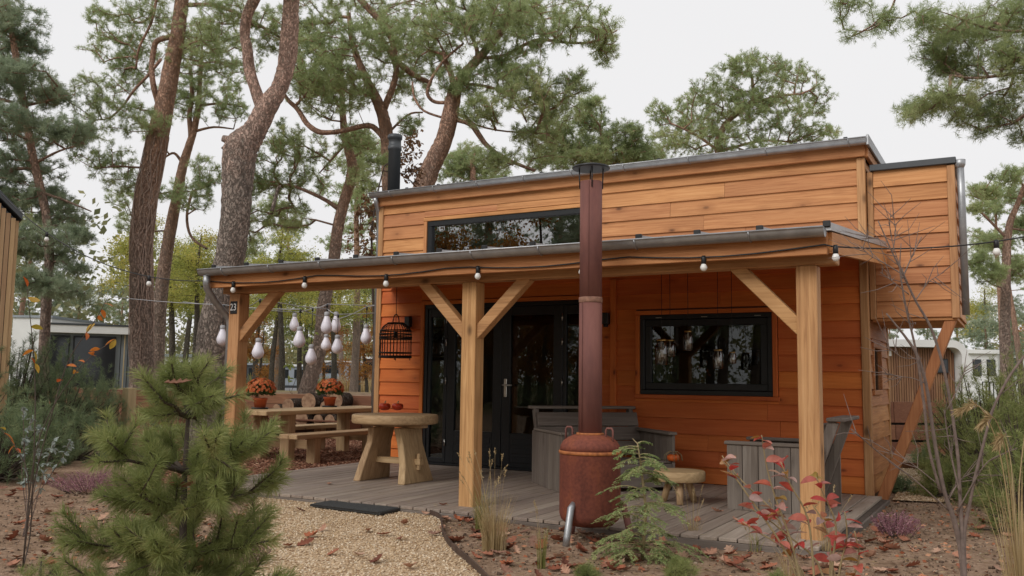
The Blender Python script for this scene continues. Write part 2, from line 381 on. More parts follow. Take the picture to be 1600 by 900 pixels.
leafmat('mum_leaf', [(.0, (.03, .06, .018)), (1., (.09, .14, .04))], nscale=15, mixrand=.8)
leafmat('grass_dry', [(.0, (.28, .19, .09)), (.5, (.46, .34, .17)), (1., (.58, .46, .27))], nscale=15, mixrand=.8)
leafmat('grass_green', [(.0, (.12, .16, .04)), (.6, (.28, .27, .08)), (1., (.42, .32, .13))], nscale=15, mixrand=.8)
leafmat('heather_purple', [(.0, (.19, .08, .105)), (.5, (.38, .18, .22)), (1., (.52, .32, .33))], nscale=15, mixrand=.9)
def bark(name, low, high, z0, z1):
    m, t, o = newmat(name); c = coords(t, (1, 1, .45)); c2 = coords(t, (1, 1, 1))
    v = N(t, 'ShaderNodeTexVoronoi', Scale=22.); v.feature = 'DISTANCE_TO_EDGE'
    n = N(t, 'ShaderNodeTexNoise', Scale=9., Detail=8., Roughness=.7); n3 = N(t, 'ShaderNodeTexNoise', Scale=26., Detail=6.)
    di = N(t, 'ShaderNodeMix', data_type='VECTOR'); t.links.new(c, n.inputs['Vector']); t.links.new(c2, n3.inputs['Vector'])
    ad = N(t, 'ShaderNodeVectorMath', operation='MULTIPLY_ADD'); t.links.new(n.outputs['Color'], ad.inputs[0]); ad.inputs[1].default_value = (.25, .25, .25); t.links.new(c, ad.inputs[2])
    t.links.new(ad.outputs[0], v.inputs['Vector'])
    f = ramp(t, v.outputs[0], [(.0, (0, 0, 0)), (.13, (1, 1, 1))])
    def shade(base): 
        a = ramp(t, n.outputs[0], [(.3, tuple(.6*x for x in base)), (.55, base), (.75, tuple(1.45*x for x in base))])
        return a
    lo = mixc(t, f, tuple(.55*x for x in low), shade(low)); hi = mixc(t, .35, shade(high), mixc(t, f, tuple(.6*x for x in high), shade(high)))
    tc = N(t, 'ShaderNodeTexCoord'); sx = N(t, 'ShaderNodeSeparateXYZ'); t.links.new(tc.outputs['Object'], sx.inputs[0])
    ma = N(t, 'ShaderNodeMath', operation='MULTIPLY_ADD'); t.links.new(n.outputs[0], ma.inputs[0]); ma.inputs[1].default_value = 2.2; t.links.new(sx.outputs[2], ma.inputs[2])
    mr = N(t, 'ShaderNodeMapRange'); t.links.new(ma.outputs[0], mr.inputs[0]); mr.inputs[1].default_value = z0+1.1; mr.inputs[2].default_value = z1+1.1
    cc = mixc(t, mr.outputs[0], lo, hi)
    # lichen tints
    cc = mixc(t, ramp(t, n3.outputs[0], [(.54, (0, 0, 0)), (.7, (.5, .5, .5))]), cc, (.34, .33, .28))
    h = N(t, 'ShaderNodeMath', operation='ADD'); t.links.new(f, h.inputs[0]); t.links.new(n.outputs[0], h.inputs[1])
    bsdf(t, o, cc, .9, h.outputs[0], .9, .03, spec=.1); return m
BK_L, BK_H = (.38, .285, .235), (.52, .31, .22)
bark('pine_bark', BK_L, BK_H, 3.2, 6.5)
bark('pine_bark_grey', (.37, .30, .255), (.64, .42, .335), 4.0, 5.6)
bark('grey_bark', (.13, .11, .09), (.16, .13, .10), 3, 8)
bark('log_bark', (.09, .06, .045), (.09, .06, .045), 0, 1)
def endgrain():
    m, t, o = newmat('log_end'); c = coords(t, (1, 1, 1), False)
    n = N(t, 'ShaderNodeTexNoise', Scale=14., Detail=5.); t.links.new(c, n.inputs['Vector'])
    bsdf(t, o, ramp(t, n.outputs[0], [(.3, (.22, .12, .07)), (.7, (.44, .28, .17))]), .8)
endgrain()

# ================================================================== THE SETTING
WALLY = 7.02        # low board wall behind the picnic table
def gh(x, y):
    x = np.asarray(x, float); y = np.asarray(y, float)
    z = -.068 + .014*np.sin(2.1*x+.7*y)*np.cos(1.7*y-.5*x) + .008*np.sin(5.3*x-2.9*y+1)
    near = np.clip((30-np.hypot(x, y))/8, 0, 1); z = -.068+(z+.068)*near
    m = np.clip((-6.6-x)/.5, 0, 1)
    up = np.clip((y-WALLY-.02)/.12, 0, 1); dn = np.clip((y-WALLY-7)/9, 0, 1)
    z = z + m*up*(1-dn*dn*(3-2*dn))*.74
    return z
def build_ground():
    xs = np.concatenate([np.arange(-420, -30, 15), np.arange(-30, -7, .5), np.arange(-7, 5, .3), np.arange(5, 20, 1.5), np.arange(20, 320, 20)])
    ys = np.concatenate([np.arange(-160, -12, 12), np.arange(-12, 6.6, .35), [6.7, 6.85, 7.0, 7.04, 7.1, 7.16, 7.3], np.arange(7.6, 26, .6), np.arange(26, 470, 18)])
    X, Y = np.meshgrid(xs, ys); Z = gh(X, Y); nx, ny = len(xs), len(ys)
    V = np.stack([X, Y, Z], -1).reshape(-1, 3)
    i, j = np.meshgrid(np.arange(nx-1), np.arange(ny-1)); a = (j*nx+i).ravel()
    me = bpy.data.meshes.new('ground'); me.from_pydata(V.tolist(), [], np.stack([a, a+1, a+1+nx, a+nx], 1).tolist())
    me.polygons.foreach_set('use_smooth', np.ones(len(me.polygons), bool)); me.update()
    tag(link('ground', me, MAT['soil']), None, kind='structure')
build_ground()
def sheet(name, poly, z, mat):
    mb = MB(); n = len(poly); mb.add([(x, y, z) for x, y in poly], [tuple(range(n))])
    me = mb.mesh(name); bm = bmesh.new(); bm.from_mesh(me); bmesh.ops.triangulate(bm, faces=bm.faces); bmesh.ops.recalc_face_normals(bm, faces=bm.faces)
    if sum(f.normal.z for f in bm.faces) < 0: bmesh.ops.reverse_faces(bm, faces=bm.faces)
    bm.to_mesh(me); bm.free()
    return tag(link(name, me, MAT[mat]), None, kind='structure')
EDGE = [(-3.06, -.285), (-2.86, -.42), (-2.66, -.70), (-2.40, -1.08), (-2.04, -1.50), (-1.66, -1.86), (-1.15, -2.4), (-.3, -3.4), (.6, -5.0), (1.6, -7.6)]
PATHP = EDGE + [(-.6, -7.6), (-1.3, -5.2), (-2.3, -3.6), (-3.05, -2.6), (-3.9, -1.6), (-4.7, -.8), (-5.1, -.285)]
CHIPP = [(-6.27, -.1), (-6.27, 7.0), (-16, 7.0), (-15, 5.2), (-11, 3.0), (-8.2, .8), (-7, -.1)]
RIGHTP = [(-.9, 4.7), (.2, 4.5), (.25, 3.2), (.7, 3.3), (1.05, 4.6), (1.3, 6.2), (1.2, 7.0), (-1.2, 7.0)]
path = sheet('gravel_path', PATHP, GZ, 'gravel'); chips = sheet('bark_chip_ground', CHIPP, GZ, 'chip_ground'); rg = sheet('gravel_patch', RIGHTP, GZ, 'gravel')
def q4(a): return [tuple(onZ(x, y, GZ)[:2]) for x, y in a]
sheet('road', q4([(-60, 604.5), (1000, 617), (1000, 609.5), (-60, 597)]), GZ+.008, 'road_asphalt')
sheet('grass_verge', q4([(-60, 610), (1000, 622.5), (1000, 617.1), (-60, 604.6)]), GZ+.004, 'dry_grass_ground')
sheet('grass_verge', q4([(-60, 596.9), (1000, 609.4), (1000, 605.5), (-60, 592.5)]), GZ+.004, 'dry_grass_ground')

def inpoly(px, py, poly):
    r = np.zeros(len(px), bool); n = len(poly)
    for i in range(n):
        x0, y0 = poly[i]; x1, y1 = poly[(i+1) % n]
        c = ((y0 > py) != (y1 > py)) & (px < (x1-x0)*(py-y0)/(y1-y0+1e-12)+x0); r ^= c
    return r
OCTA = np.array([(1, 0, 0), (-1, 0, 0), (0, 1, 0), (0, -1, 0), (0, 0, 1), (0, 0, -1)], float)
OF = np.array([(0, 2, 4), (2, 1, 4), (1, 3, 4), (3, 0, 4), (2, 0, 5), (1, 2, 5), (3, 1, 5), (0, 3, 5)])
def rot_rand(n, tilt=math.pi):
    q = rng.normal(size=(n, 4)); 
    if tilt < 3:
        a = rng.uniform(0, 2*math.pi, n); b = rng.uniform(-tilt, tilt, n); c = rng.uniform(-tilt, tilt, n)
        ca, sa, cb, sb, cc, sc = np.cos(a), np.sin(a), np.cos(b), np.sin(b), np.cos(c), np.sin(c)
        z = np.zeros(n); o = np.ones(n)
        Rz = np.stack([np.stack([ca, -sa, z], -1), np.stack([sa, ca, z], -1), np.stack([z, z, o], -1)], 1)
        Rx = np.stack([np.stack([o, z, z], -1), np.stack([z, cb, -sb], -1), np.stack([z, sb, cb], -1)], 1)
        Ry = np.stack([np.stack([cc, z, sc], -1), np.stack([z, o, z], -1), np.stack([-sc, z, cc], -1)], 1)
        return Rz@Rx@Ry
    q /= np.linalg.norm(q, axis=1)[:, None]; w_, x, y, z = q.T
    return np.stack([np.stack([1-2*(y*y+z*z), 2*(x*y-z*w_), 2*(x*z+y*w_)], -1), np.stack([2*(x*y+z*w_), 1-2*(x*x+z*z), 2*(y*z-x*w_)], -1), np.stack([2*(x*z-y*w_), 2*(y*z+x*w_), 1-2*(x*x+y*y)], -1)], 1)
def pieces(name, P, S, tilt, mat, kind_label, cat):
    n = len(P); V = (OCTA[None]*S[:, None, :])@np.transpose(rot_rand(n, tilt), (0, 2, 1)) + P[:, None, :]
    # connected islands: use indexed mesh
    me = bpy.data.meshes.new(name); me.vertices.add(n*6); me.vertices.foreach_set('co', V.astype(np.float32).ravel())
    idx = (OF[None]+(np.arange(n)*6)[:, None, None]).astype(np.int32).ravel()
    me.loops.add(len(idx)); me.loops.foreach_set('vertex_index', idx); me.polygons.add(n*8); me.polygons.foreach_set('loop_start', np.arange(0, n*24, 3, dtype=np.int32)); me.update(calc_edges=True)
    return tag(link(name, me, MAT[mat]), kind_label, cat, kind='stuff')
def scat(n, x0, x1, y0, y1, near=None):
    return rng.uniform(x0, x1, n), rng.uniform(y0, y1, n)
x, y = scat(26000, -5.2, 0, -3.6, -.3); k = inpoly(x, y, PATHP); x, y = x[k], y[k]; n = len(x)
pieces('gravel', np.stack([x, y, np.full(n, GZ+.002)], 1), rng.uniform(.004, .012, (n, 3))*[1.5, 1, .7], .5, 'pebble', 'loose tan gravel spread over the garden path', 'gravel')
x, y = scat(9000, -1.2, 1.3, 3.2, 7); k = inpoly(x, y, RIGHTP); x, y = x[k], y[k]; n = len(x)
pieces('gravel', np.stack([x, y, np.full(n, GZ+.002)], 1), rng.uniform(.006, .014, (n, 3))*[1.5, 1, .7], .5, 'pebble', 'tan gravel beside the cabin under the diagonal strut', 'gravel')
x, y = scat(15000, -11.5, -6.28, -.1, 6.9); k = inpoly(x, y, CHIPP); x, y = x[k], y[k]; n = len(x)
pieces('bark_chips', np.stack([x, y, GZ+rng.uniform(.0, .02, n)], 1), np.stack([rng.uniform(.02, .055, n), rng.uniform(.008, .02, n), rng.uniform(.003, .008, n)], 1), .5, 'bark_chip', 'reddish bark chips strewn under the picnic table', 'bark chips')
x, y = scat(30000, -7, 4, -4.5, 5); k = ~inpoly(x, y, PATHP) & ~inpoly(x, y, RIGHTP) & ~inpoly(x, y, CHIPP) & ~((y > -.25) & (x < .25) & (x > -6.3)); x, y = x[k], y[k]; n = len(x)
sz = rng.uniform(.003, .011, (n, 3))*rng.choice([1, 1, 1, 1.8], n)[:, None]
pieces('soil_clods', np.stack([x, y, gh(x, y)+sz[:, 2]*.3], 1), sz*[1.3, 1, .8], 1., 'clod', 'crumbly brown soil clods scattered over the planting beds', 'soil')
# curved steel edging between path and bed
mb = MB(); ep = []
for i in range(len(EDGE)-1):
    for s in np.linspace(0, 1, 6)[:-1]: ep.append(np.array(EDGE[i])*(1-s)+np.array(EDGE[i+1])*s)
ep = np.array(ep[:46]); 
for _ in range(4): ep[1:-1] = (ep[:-2]+2*ep[1:-1]+ep[2:])/4
tg = np.gradient(ep, axis=0); tg /= np.linalg.norm(tg, axis=1)[:, None]; nn = np.stack([-tg[:, 1], tg[:, 0]], 1)*.005
V = []; Fc = []
for p, o_ in zip(ep, nn):
    V += [(p[0]-o_[0], p[1]-o_[1], -.12), (p[0]+o_[0], p[1]+o_[1], -.12), (p[0]+o_[0], p[1]+o_[1], -.008), (p[0]-o_[0], p[1]-o_[1], -.008)]
for i in range(len(ep)-1):
    for j in range(4): a = i*4+j; b = i*4+(j+1) % 4; Fc.append((a, b, b+4, a+4))
mb.add(V, Fc); mb.f += [(3, 2, 1, 0), tuple(len(V)-4+j for j in range(4))]; mb.sm += [False, False]
tag(mb.build('garden_edging', MAT['edging_steel']), 'thin rusty steel edging curving between gravel path and planting bed', 'edging')

# ================================================================== THE CABIN
XL, XR, WY, WB = -6.294, .0905, 3.023, 4.61
ZT = 3.60
DECKF, DECKR, DECKL = -.28, .24, -6.25
house = empty('tiny_house', (-3.1, 3.4, GZ), 'orange timber cabin with flat roof, side box and covered porch', 'cabin')
OPEN = [(-5.48, -3.08, -.1, 2.10), (-2.417, -.888, .972, 1.891), (-5.47, -3.02, 2.70, 3.235)]
def cells(x0, x1, z0, z1, opens, pad=0):
    xs = sorted({x0, x1, *[min(max(v, x0), x1) for o in opens for v in (o[0]-pad, o[1]+pad)]}); out = []
    for a, b in zip(xs[:-1], xs[1:]):
        if b-a < 1e-4: continue
        seg = [(z0, z1)]; mid = (a+b)/2
        for o in opens:
            if o[0]-pad < mid < o[1]+pad:
                ns = []
                for (p, q) in seg:
                    lo, hi = o[2]-pad, o[3]+pad
                    if hi <= p or lo >= q: ns.append((p, q)); continue
                    if lo > p+.012: ns.append((p, lo))
                    if hi < q-.012: ns.append((hi, q))
                seg = ns
        for s in seg:
            if out and abs(out[-1][1]-a) < 1e-6 and out[-1][2:] == s: out[-1] = (out[-1][0], b, *s)
            else: out.append((a, b, *s))
    return out
# wall core (behind the boards)
mb = MB()
for (a, b, p, q) in cells(XL+.03, XR-.03, -.1, ZT, OPEN): mb.box(a, b, WY+.03, WY+.13, p, q)
front_wall = mb.build('wall', MAT['interior_wood'], house)
SIDEOPEN = [(3.36, 3.90, 1.06, 1.507)]
mb = MB()
for (a, b, p, q) in cells(WY+.131, WB-.03, -.1, ZT, SIDEOPEN): mb.box(XR-.13, XR-.03, a, b, p, q)
right_wall = mb.build('wall', MAT['interior_wood'], house)
mb = MB(); mb.box(XL+.03, XL+.13, WY+.131, 6.2, -.1, ZT); left_wall = mb.build('wall', MAT['interior_wood'], house)
BW = (-2.3, -1.45, 1.05, 1.9)
mb = MB()
for (a, b, p, q) in cells(XL+.131, -1.3, -.1, ZT, [(-4.6, -3.9, .9, 2.0)]): mb.box(a, b, 6.1, 6.2, p, q)
mb.box(-1.3, -1.2, WB-.1, 6.2, -.1, ZT)
for (a, b, p, q) in cells(-1.199, XR-.131, -.1, ZT, [(-.95, -.35, 1.0, 1.95)]): mb.box(a, b, WB-.12, WB-.03, p, q)
mb.build('wall', MAT['interior_wood'], house)
mb = MB(); mb.box(XL+.131, -1.301, WY+.131, 6.099, -.1, 0); mb.box(-1.3, XR-.131, WY+.131, WB-.121, -.1, -.002); mb.build('interior_floor', MAT['interior_wood'], house)
mb = MB(); mb.box(XL+.131, -1.301, WY+.131, 6.099, 2.32, 2.36); mb.box(-1.3, XR-.131, WY+.131, WB-.121, 2.321, 2.36); mb.build('interior_ceiling', MAT['interior_wood'], house)
mb = MB(); mb.box(-2.9, -.6, 3.95, 4.3, .0, .9); mb.box(-2.9, -.6, 4.1, 4.3, 1.5, 1.53); mb.build('kitchen_unit', MAT['dark_interior'], house)

def clap(mb, a, b, p, q, full, plane, axis, sgn):
    """feather edge board: thin at its top, proud at its bottom"""
    h = (q-p); t0 = .030; t1 = .030-.020*h/full
    def P(u, d, z): return (u, plane-sgn*d, z) if axis == 'x' else (plane+sgn*d, u, z)
    V = [P(a, 0, p), P(b, 0, p), P(b, t0, p), P(a, t0, p), P(a, 0, q), P(b, 0, q), P(b, t1, q), P(a, t1, q)]
    V[2] = P(b, t0, p+.003); V[3] = P(a, t0, p+.003)
    Fc = [(3, 2, 1, 0), (4, 5, 6, 7), (0, 1, 5, 4), (1, 2, 6, 5), (2, 3, 7, 6), (3, 0, 4, 7)]
    mb.add(V, Fc)
def clad(parent, u0, u1, z0, z1, opens, plane, axis, sgn, exp=.178, pad=.058, joint=True, tint_below=-1):
    z = z0; row = 0
    while z < z1-.01:
        q = min(z+exp, z1)
        for (a, b, p, s) in cells(u0, u1, z, q, opens, pad):
            parts = [(a, b)]
            if joint and b-a > 2.2 and random.random() < .75:
                m = a+(b-a)*random.uniform(.25, .75); parts = [(a, m-.0015), (m+.0015, b)]
            for (c, d) in parts:
                cx = (c+d)/2; mb = MB()
                pl = plane; 
                jt = random.uniform(-.002, .002)
                o0 = Vector((cx, pl, p)) if axis == 'x' else Vector((pl, cx, p))
                clap(mb, c-cx, d-cx, 0, s-p+.012, exp, jt, axis, sgn)
                mb.build('plank', MAT[('sheltered_' if z < tint_below else 'cladding_')+('x' if axis == 'x' else 'y')], parent, Matrix.Translation(o0))
        z = q; row += 1
clad(front_wall, XL+.075, XR-.075, 0.0, 3.50, OPEN, WY+.03-.001, 'x', 1, tint_below=2.48)  # boards below the porch roof take the colour with bounced light in it
clad(right_wall, WY+.075, WB-.05, 0.0, 3.50, SIDEOPEN, XR-.03+.001, 'y', 1)
clad(left_wall, WY+.075, 6.15, 0.0, 3.50, [], XL+.03-.001, 'y', -1)
def post(mb, x0, x1, y0, y1, z0, z1, c=.006): mb.box(x0, x1, y0, y1, z0, z1, c)
for (x0, x1, y0, y1) in ((XR-.075, XR+.008, WY-.012, WY+.07), (XL-.008, XL+.075, WY-.012, WY+.07), (XR-.07, XR+.006, WB-.05, WB+.012)):
    mb = MB(); post(mb, x0, x1, y0, y1, -.02, 3.5); mb.build('corner_trim', MAT['timber_z'], house)
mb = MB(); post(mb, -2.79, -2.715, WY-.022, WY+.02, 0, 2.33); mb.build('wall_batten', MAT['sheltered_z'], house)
# fascia boards + gutter + roof of the cabin
mb = MB(); mb.box(XL-.04, XR+.02, WY-.06, WY-.02, 3.50, 3.645, .004); mb.build('fascia', MAT['cladding_x'], house)
mb = MB(); mb.box(XR+.005, XR+.045, WY-.02, WB+.02, 3.50, 3.645, .004); mb.build('fascia', MAT['cladding_y'], house)
mb = MB(); mb.box(XL-.06, XR+.05, WY-.05, WB+.03, 3.65, 3.685); mb.box(XL-.06, -1.15, WB+.031, 6.26, 3.65, 3.685); roof = mb.build('roof', MAT['anthracite'], house)
mb = MB(); mb.box(XR+.051, XR+.075, WY-.17, WB+.05, 3.59, 3.70, .004); mb.build('roof_edge_trim', MAT['zinc'], roof)
def gutter(parent, x0, x1, yc, zt, r=.062):
    n = 10; V = []; Fc = []
    an = [math.pi+math.pi*i/n for i in range(n+1)]
    prof = [(math.cos(a)*r, math.sin(a)*r) for a in an]+[(math.cos(a)*(r-.004), math.sin(a)*(r-.004)) for a in an[::-1]]
    prof = [(-r-.006, .008)]+prof[:n+1]+prof[n+1:]
    xs = np.linspace(x0, x1, 12); k = len(prof)
    for X in xs:
        for (py, pz) in prof: V.append((X, yc+py, zt+pz-.0))
    for i in range(len(xs)-1):
        for j in range(k): a = i*k+j; b = i*k+(j+1) % k; Fc.append((a, b, b+k, a+k))
    mb = MB(); mb.add(V, Fc, True)
    for X in (x0-.002, x1):
        m = [(X, yc+p[0]*1.02, zt+p[1]*1.02) for p in prof[:n+2]]; m2 = [(X+.002, y_, z_) for (_, y_, z_) in m]
        mb.add(m+m2, [tuple(range(len(m)))[::-1], tuple(range(len(m), 2*len(m)))]+[(i, (i+1) % len(m), len(m)+(i+1) % len(m), len(m)+i) for i in range(len(m))])
    mb.tube([(x0, yc-r, zt+.004), (x1, yc-r, zt+.004)], .008, 6)
    g = mb.build('gutter', MAT['zinc'], parent)
    X = x0+.35
    while X < x1:
        mb = MB(); mb.tube([(X, yc+math.cos(a)*(r+.003), zt+math.sin(a)*(r+.003)) for a in an], .007, 4); mb.build('gutter_bracket', MAT['zinc'], g); X += random.uniform(.62, .9)
    return g
gutter(roof, XL-.05, XR+.05, WY-.13, 3.665)
X = -5.8
while X < 0:
    mb = MB(); mb.box(X-.014, X+.014, WY-.03, WB, 3.686, 3.716); rb = mb.build('roof_seam', MAT['roof_sheet'], roof)
    mb = MB(); mb.box(X-.02, X+.02, WY-.06, WY-.031, 3.684, 3.726, .003); mb.build('seam_cap', MAT['black_plastic'], rb); X += .52
mb = MB(); mb.tube([(XL+.02, WY-.13, 3.61), (XL+.02, WY-.10, 3.54), (XL-.035, WY+.02, 3.44), (XL-.05, WY+.06, 3.2), (XL-.05, WY+.06, -.05)], .034, 10); mb.build('downpipe', MAT['zinc'], house)
# roof flue
fp = onY(612, 290, 3.2)
mb = MB(); mb.lathe([(.088, 3.686), (.088, 4.34), (.098, 4.345), (.098, 4.40), (.088, 4.405), (.088, 4.50), (.104, 4.505), (.104, 4.555), (.09, 4.56), (.09, 4.57)], 20, (max(fp[0], XL+.1), 3.2, 0)); fl = mb.build('roof_flue', MAT['anthracite'], house)
# ---- side box with its strut
BX1, BY0, BY1, BZ0, BZ1 = .935, 3.10, 4.52, 1.80, 3.36
box = MB(); box.box(XR+.031, BX1-.03, BY0+.03, BY1-.03, BZ0+.015, BZ1-.005); bx = box.build('side_box', MAT['interior_wood'], house)
clad(bx, XR+.075, BX1-.07, BZ0+.005, BZ1-.01, [], BY0+.03-.001, 'x', 1, exp=.172, joint=False)
clad(bx, BY0+.07, BY1-.03, BZ0+.005, BZ1-.01, [], BX1-.03+.001, 'y', 1, exp=.172, joint=False)
for (a, b) in ((XR+.012, XR+.072), (BX1-.068, BX1+.006)):
    mb = MB(); post(mb, a, b, BY0-.010, BY0+.06, BZ0-.01, BZ1-.012); mb.build('corner_trim', MAT['timber_z'], bx)
mb = MB(); mb.box(XR+.03, BX1-.02, BY0+.02, BY1, BZ0-.03, BZ0+.004, .004); mb.build('soffit_board', MAT['cladding_x'], bx)
mb = MB(); mb.box(XR+.047, BX1+.02, BY0-.035, BY1+.02, BZ1-.004, BZ1+.062, .005); mb.build('box_roof', MAT['anthracite'], bx)
mb = MB(); mb.lathe([(.028, -.05), (.05, .0), (.052, .05), (.045, .052)], 12, (BX1+.055, BY0+.01, BZ1-.02)); mb.tube([(BX1+.055, BY0+.01, BZ1-.03), (BX1+.058, BY0+.012, 3.0), (BX1+.058, BY0+.012, 1.82)], .035, 12); mb.build('downpipe', MAT['zinc'], bx)
mb = MB(); mb.beam((.13, 3.21, -.12), (.86, 3.21, 1.80), .10, .155, (0, -1, 0), .006); mb.build('diagonal_strut', MAT['cladding_z'], house)
# ---- windows
def trim(parent, x0, x1, z0, z1, y0, mat='cladding_'):
    for (a, b, p, q, ax) in ((x0-.055, x1+.055, z1, z1+.05, 'x'), (x0-.065, x1+.065, z0-.05, z0, 'x'), (x0-.05, x0, z0, z1, 'z'), (x1, x1+.05, z0, z1, 'z')):
        mb = MB(); mb.box(a, b, y0-.012, y0+.05, p+.001, q-.001, .004); mb.build('trim', MAT[mat+ax], parent)
def frame(mb, x0, x1, z0, z1, y0, y1, w_, c=.004):
    mb.box(x0, x1, y0, y1, z0, z0+w_, c); mb.box(x0, x1, y0, y1, z1-w_, z1, c); mb.box(x0, x0+w_, y0, y1, z0+w_, z1-w_, c); mb.box(x1-w_, x1, y0, y1, z0+w_, z1-w_, c)
def window(name, o, glassm, w1=.06, w2=.07):
    mb = MB(); frame(mb, o[0], o[1], o[2], o[3], WY-.005, WY+.09, w1); wd = mb.build(name, MAT['black_frame'], house)
    if w2:
        mb = MB(); frame(mb, o[0]+w1+.004, o[1]-w1-.004, o[2]+w1+.004, o[3]-w1-.004, WY+.012, WY+.075, w2); mb.build('sash', MAT['black_frame'], wd)
    e = w1+(w2 or 0)
    mb = MB(); mb.box(o[0]+e-.005, o[1]-e+.005, WY+.036, WY+.046, o[2]+e-.005, o[3]-e+.005); mb.build('pane', MAT[glassm], wd)
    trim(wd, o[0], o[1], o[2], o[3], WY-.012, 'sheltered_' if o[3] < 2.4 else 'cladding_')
    return wd
win = window('window', OPEN[1], 'window_glass', .055, .075)
for X in (-2.22, -1.68, -1.08):
    mb = MB(); mb.box(X, X+.07, WY-.009, WY-.0052, 1.853, 1.859); mb.build('vent_slot', MAT['steel'], win)
window('high_window', OPEN[2], 'window_glass_coated', .07, 0)
mb = MB(); mb.box(XR-.10, XR-.05, 3.36, 3.90, 1.06, 1.10); mb.box(XR-.10, XR-.05, 3.36, 3.90, 1.47, 1.507); mb.box(XR-.10, XR-.05, 3.36, 3.40, 1.10, 1.47); mb.box(XR-.10, XR-.05, 3.86, 3.90, 1.10, 1.47)
sw = mb.build('window', MAT['black_frame'], house)
mb = MB(); mb.box(XR-.085, XR-.077, 3.401, 3.859, 1.101, 1.469); mb.build('pane', MAT['window_glass'], sw)
for (a, b, p, q) in ((3.305, 3.955, 1.508, 1.56), (3.305, 3.955, 1.005, 1.059), (3.305, 3.359, 1.06, 1.507), (3.901, 3.955, 1.06, 1.507)):
    mb = MB(); mb.box(XR-.04, XR+.012, a, b, p, q, .004); mb.build('trim', MAT['cladding_y'], sw)
# ---- glazed doors
D0, D1 = OPEN[0][0], OPEN[0][1]
mb = MB(); mb.box(D0, D1, WY-.005, WY+.10, 2.045, 2.10, .004); mb.box(D0, D0+.05, WY-.005, WY+.10, 0.002, 2.045, .004); mb.box(D1-.05, D1, WY-.005, WY+.10, .002, 2.045, .004); mb.box(D0+.05, D1-.05, WY-.005, WY+.10, .002, .03)
dset = mb.build('door_frame', MAT['black_frame'], house)
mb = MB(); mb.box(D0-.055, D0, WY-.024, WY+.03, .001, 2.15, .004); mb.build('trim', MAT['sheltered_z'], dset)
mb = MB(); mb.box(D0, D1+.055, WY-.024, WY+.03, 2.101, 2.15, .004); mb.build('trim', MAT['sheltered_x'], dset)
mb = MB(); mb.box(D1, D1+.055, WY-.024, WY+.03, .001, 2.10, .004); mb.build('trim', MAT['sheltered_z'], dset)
def leaf(name, x0, x1, st, bot, panels=False):
    z0, z1 = .032, 2.043; mb = MB()
    mb.box(x0, x0+st, WY+.01, WY+.07, z0, z1, .004); mb.box(x1-st, x1, WY+.01, WY+.07, z0, z1, .004)
    mb.box(x0+st, x1-st, WY+.01, WY+.07, z1-.11, z1, .004); mb.box(x0+st, x1-st, WY+.01, WY+.07, z0, z0+bot, .004)
    if panels:
        for k in range(3): mb.box(x0+st+.03, x1-st-.03, WY+.003, WY+.011, z0+.06+k*.11, z0+.13+k*.11, .003)
    d = mb.build(name, MAT['black_frame'], dset)
    mb = MB(); mb.box(x0+st-.004, x1-st+.004, WY+.034, WY+.044, z0+bot-.004, z1-.106); mb.build('pane', MAT['window_glass'], d)
    return d
leaf('side_light', D0+.052, -5.128, .045, .06)
for x0, x1 in ((-5.122, -4.292), (-4.286, -3.43)):
    d = leaf('door', x0, x1, .125, .42, True)
    xh = x0-.003 if x0 < -5 else x1+.003
    for zz in (.25, 1.05, 1.55, 1.85):
        mb = MB(); mb.tube([(xh, WY-.004, zz), (xh, WY-.004, zz+.085)], .009, 8); mb.build('hinge', MAT['steel'], d)
mb = MB(); mb.box(-4.245, -4.205, WY-.004, WY+.009, .90, 1.13, .004)
mb.tube([(-4.225, WY, 1.05), (-4.225, WY-.055, 1.05), (-4.215, WY-.06, 1.05), (-4.10, WY-.06, 1.05)], .0095, 8); mb.tube([(-4.225, WY-.02, 1.05), (-4.262, WY-.02, 1.05)], .007, 6)
mb.build('door_handle', MAT['steel'], d)
leaf('side_light', -3.424, D1-.052, .045, .06)
# ---- porch: posts, beam, braces, roof
POSTX = (-5.916, -2.957, 0.0)
PW = .15
for X in POSTX:
    mb = MB(); mb.box(X, X+PW, 0, PW, -.10, 1.998, .006); p_ = mb.build('porch_post', MAT['timber_z'], house)
    if X < -5:
        sign = MB(); sign.box(X+.025, X+.125, -.008, -.0005, 1.78, 1.915, .003); sg = sign.build('number_plate', MAT['black_plastic'], p_)
        cu = bpy.data.curves.new('digits', 'FONT'); cu.body = '23'; cu.size = .105; cu.align_x = 'CENTER'; cu.align_y = 'CENTER'; cu.extrude = .0015
        to = bpy.data.objects.new('tmp', cu); col.objects.link(to); bpy.context.view_layer.update()
        me = bpy.data.meshes.new_from_object(to.evaluated_get(bpy.context.evaluated_depsgraph_get())); bpy.data.objects.remove(to)
        me.transform(Matrix.Translation((X+.075, -.0105, 1.848)) @ Matrix.Rotation(R_(90), 4, 'X') @ Matrix.Scale(.92, 4, (1, 0, 0)))
        me.materials.clear(); link('digits', me, MAT['white_panel'], sg)
BZ = 2.0
mb = MB(); mb.box(-6.02, .29, 0, PW, BZ, BZ+.10, .006); mb.build('porch_beam', MAT['timber_x'], house)
def brace(x0, z0, x1, z1):
    mb = MB(); mb.beam((x0, PW/2, z0), (x1, PW/2, z1), .10, .10, (0, 1, 0), .005); mb.build('brace', MAT['timber_x'], house)
for X, sides in ((POSTX[0], (1,)), (POSTX[1], (-1, 1)), (POSTX[2], (-1,))):
    for s in sides:
        if s > 0: brace(X+PW-.03, 1.52, X+PW+.50, 2.03)
        else: brace(X+.03, 1.52, X-.47, 2.03)
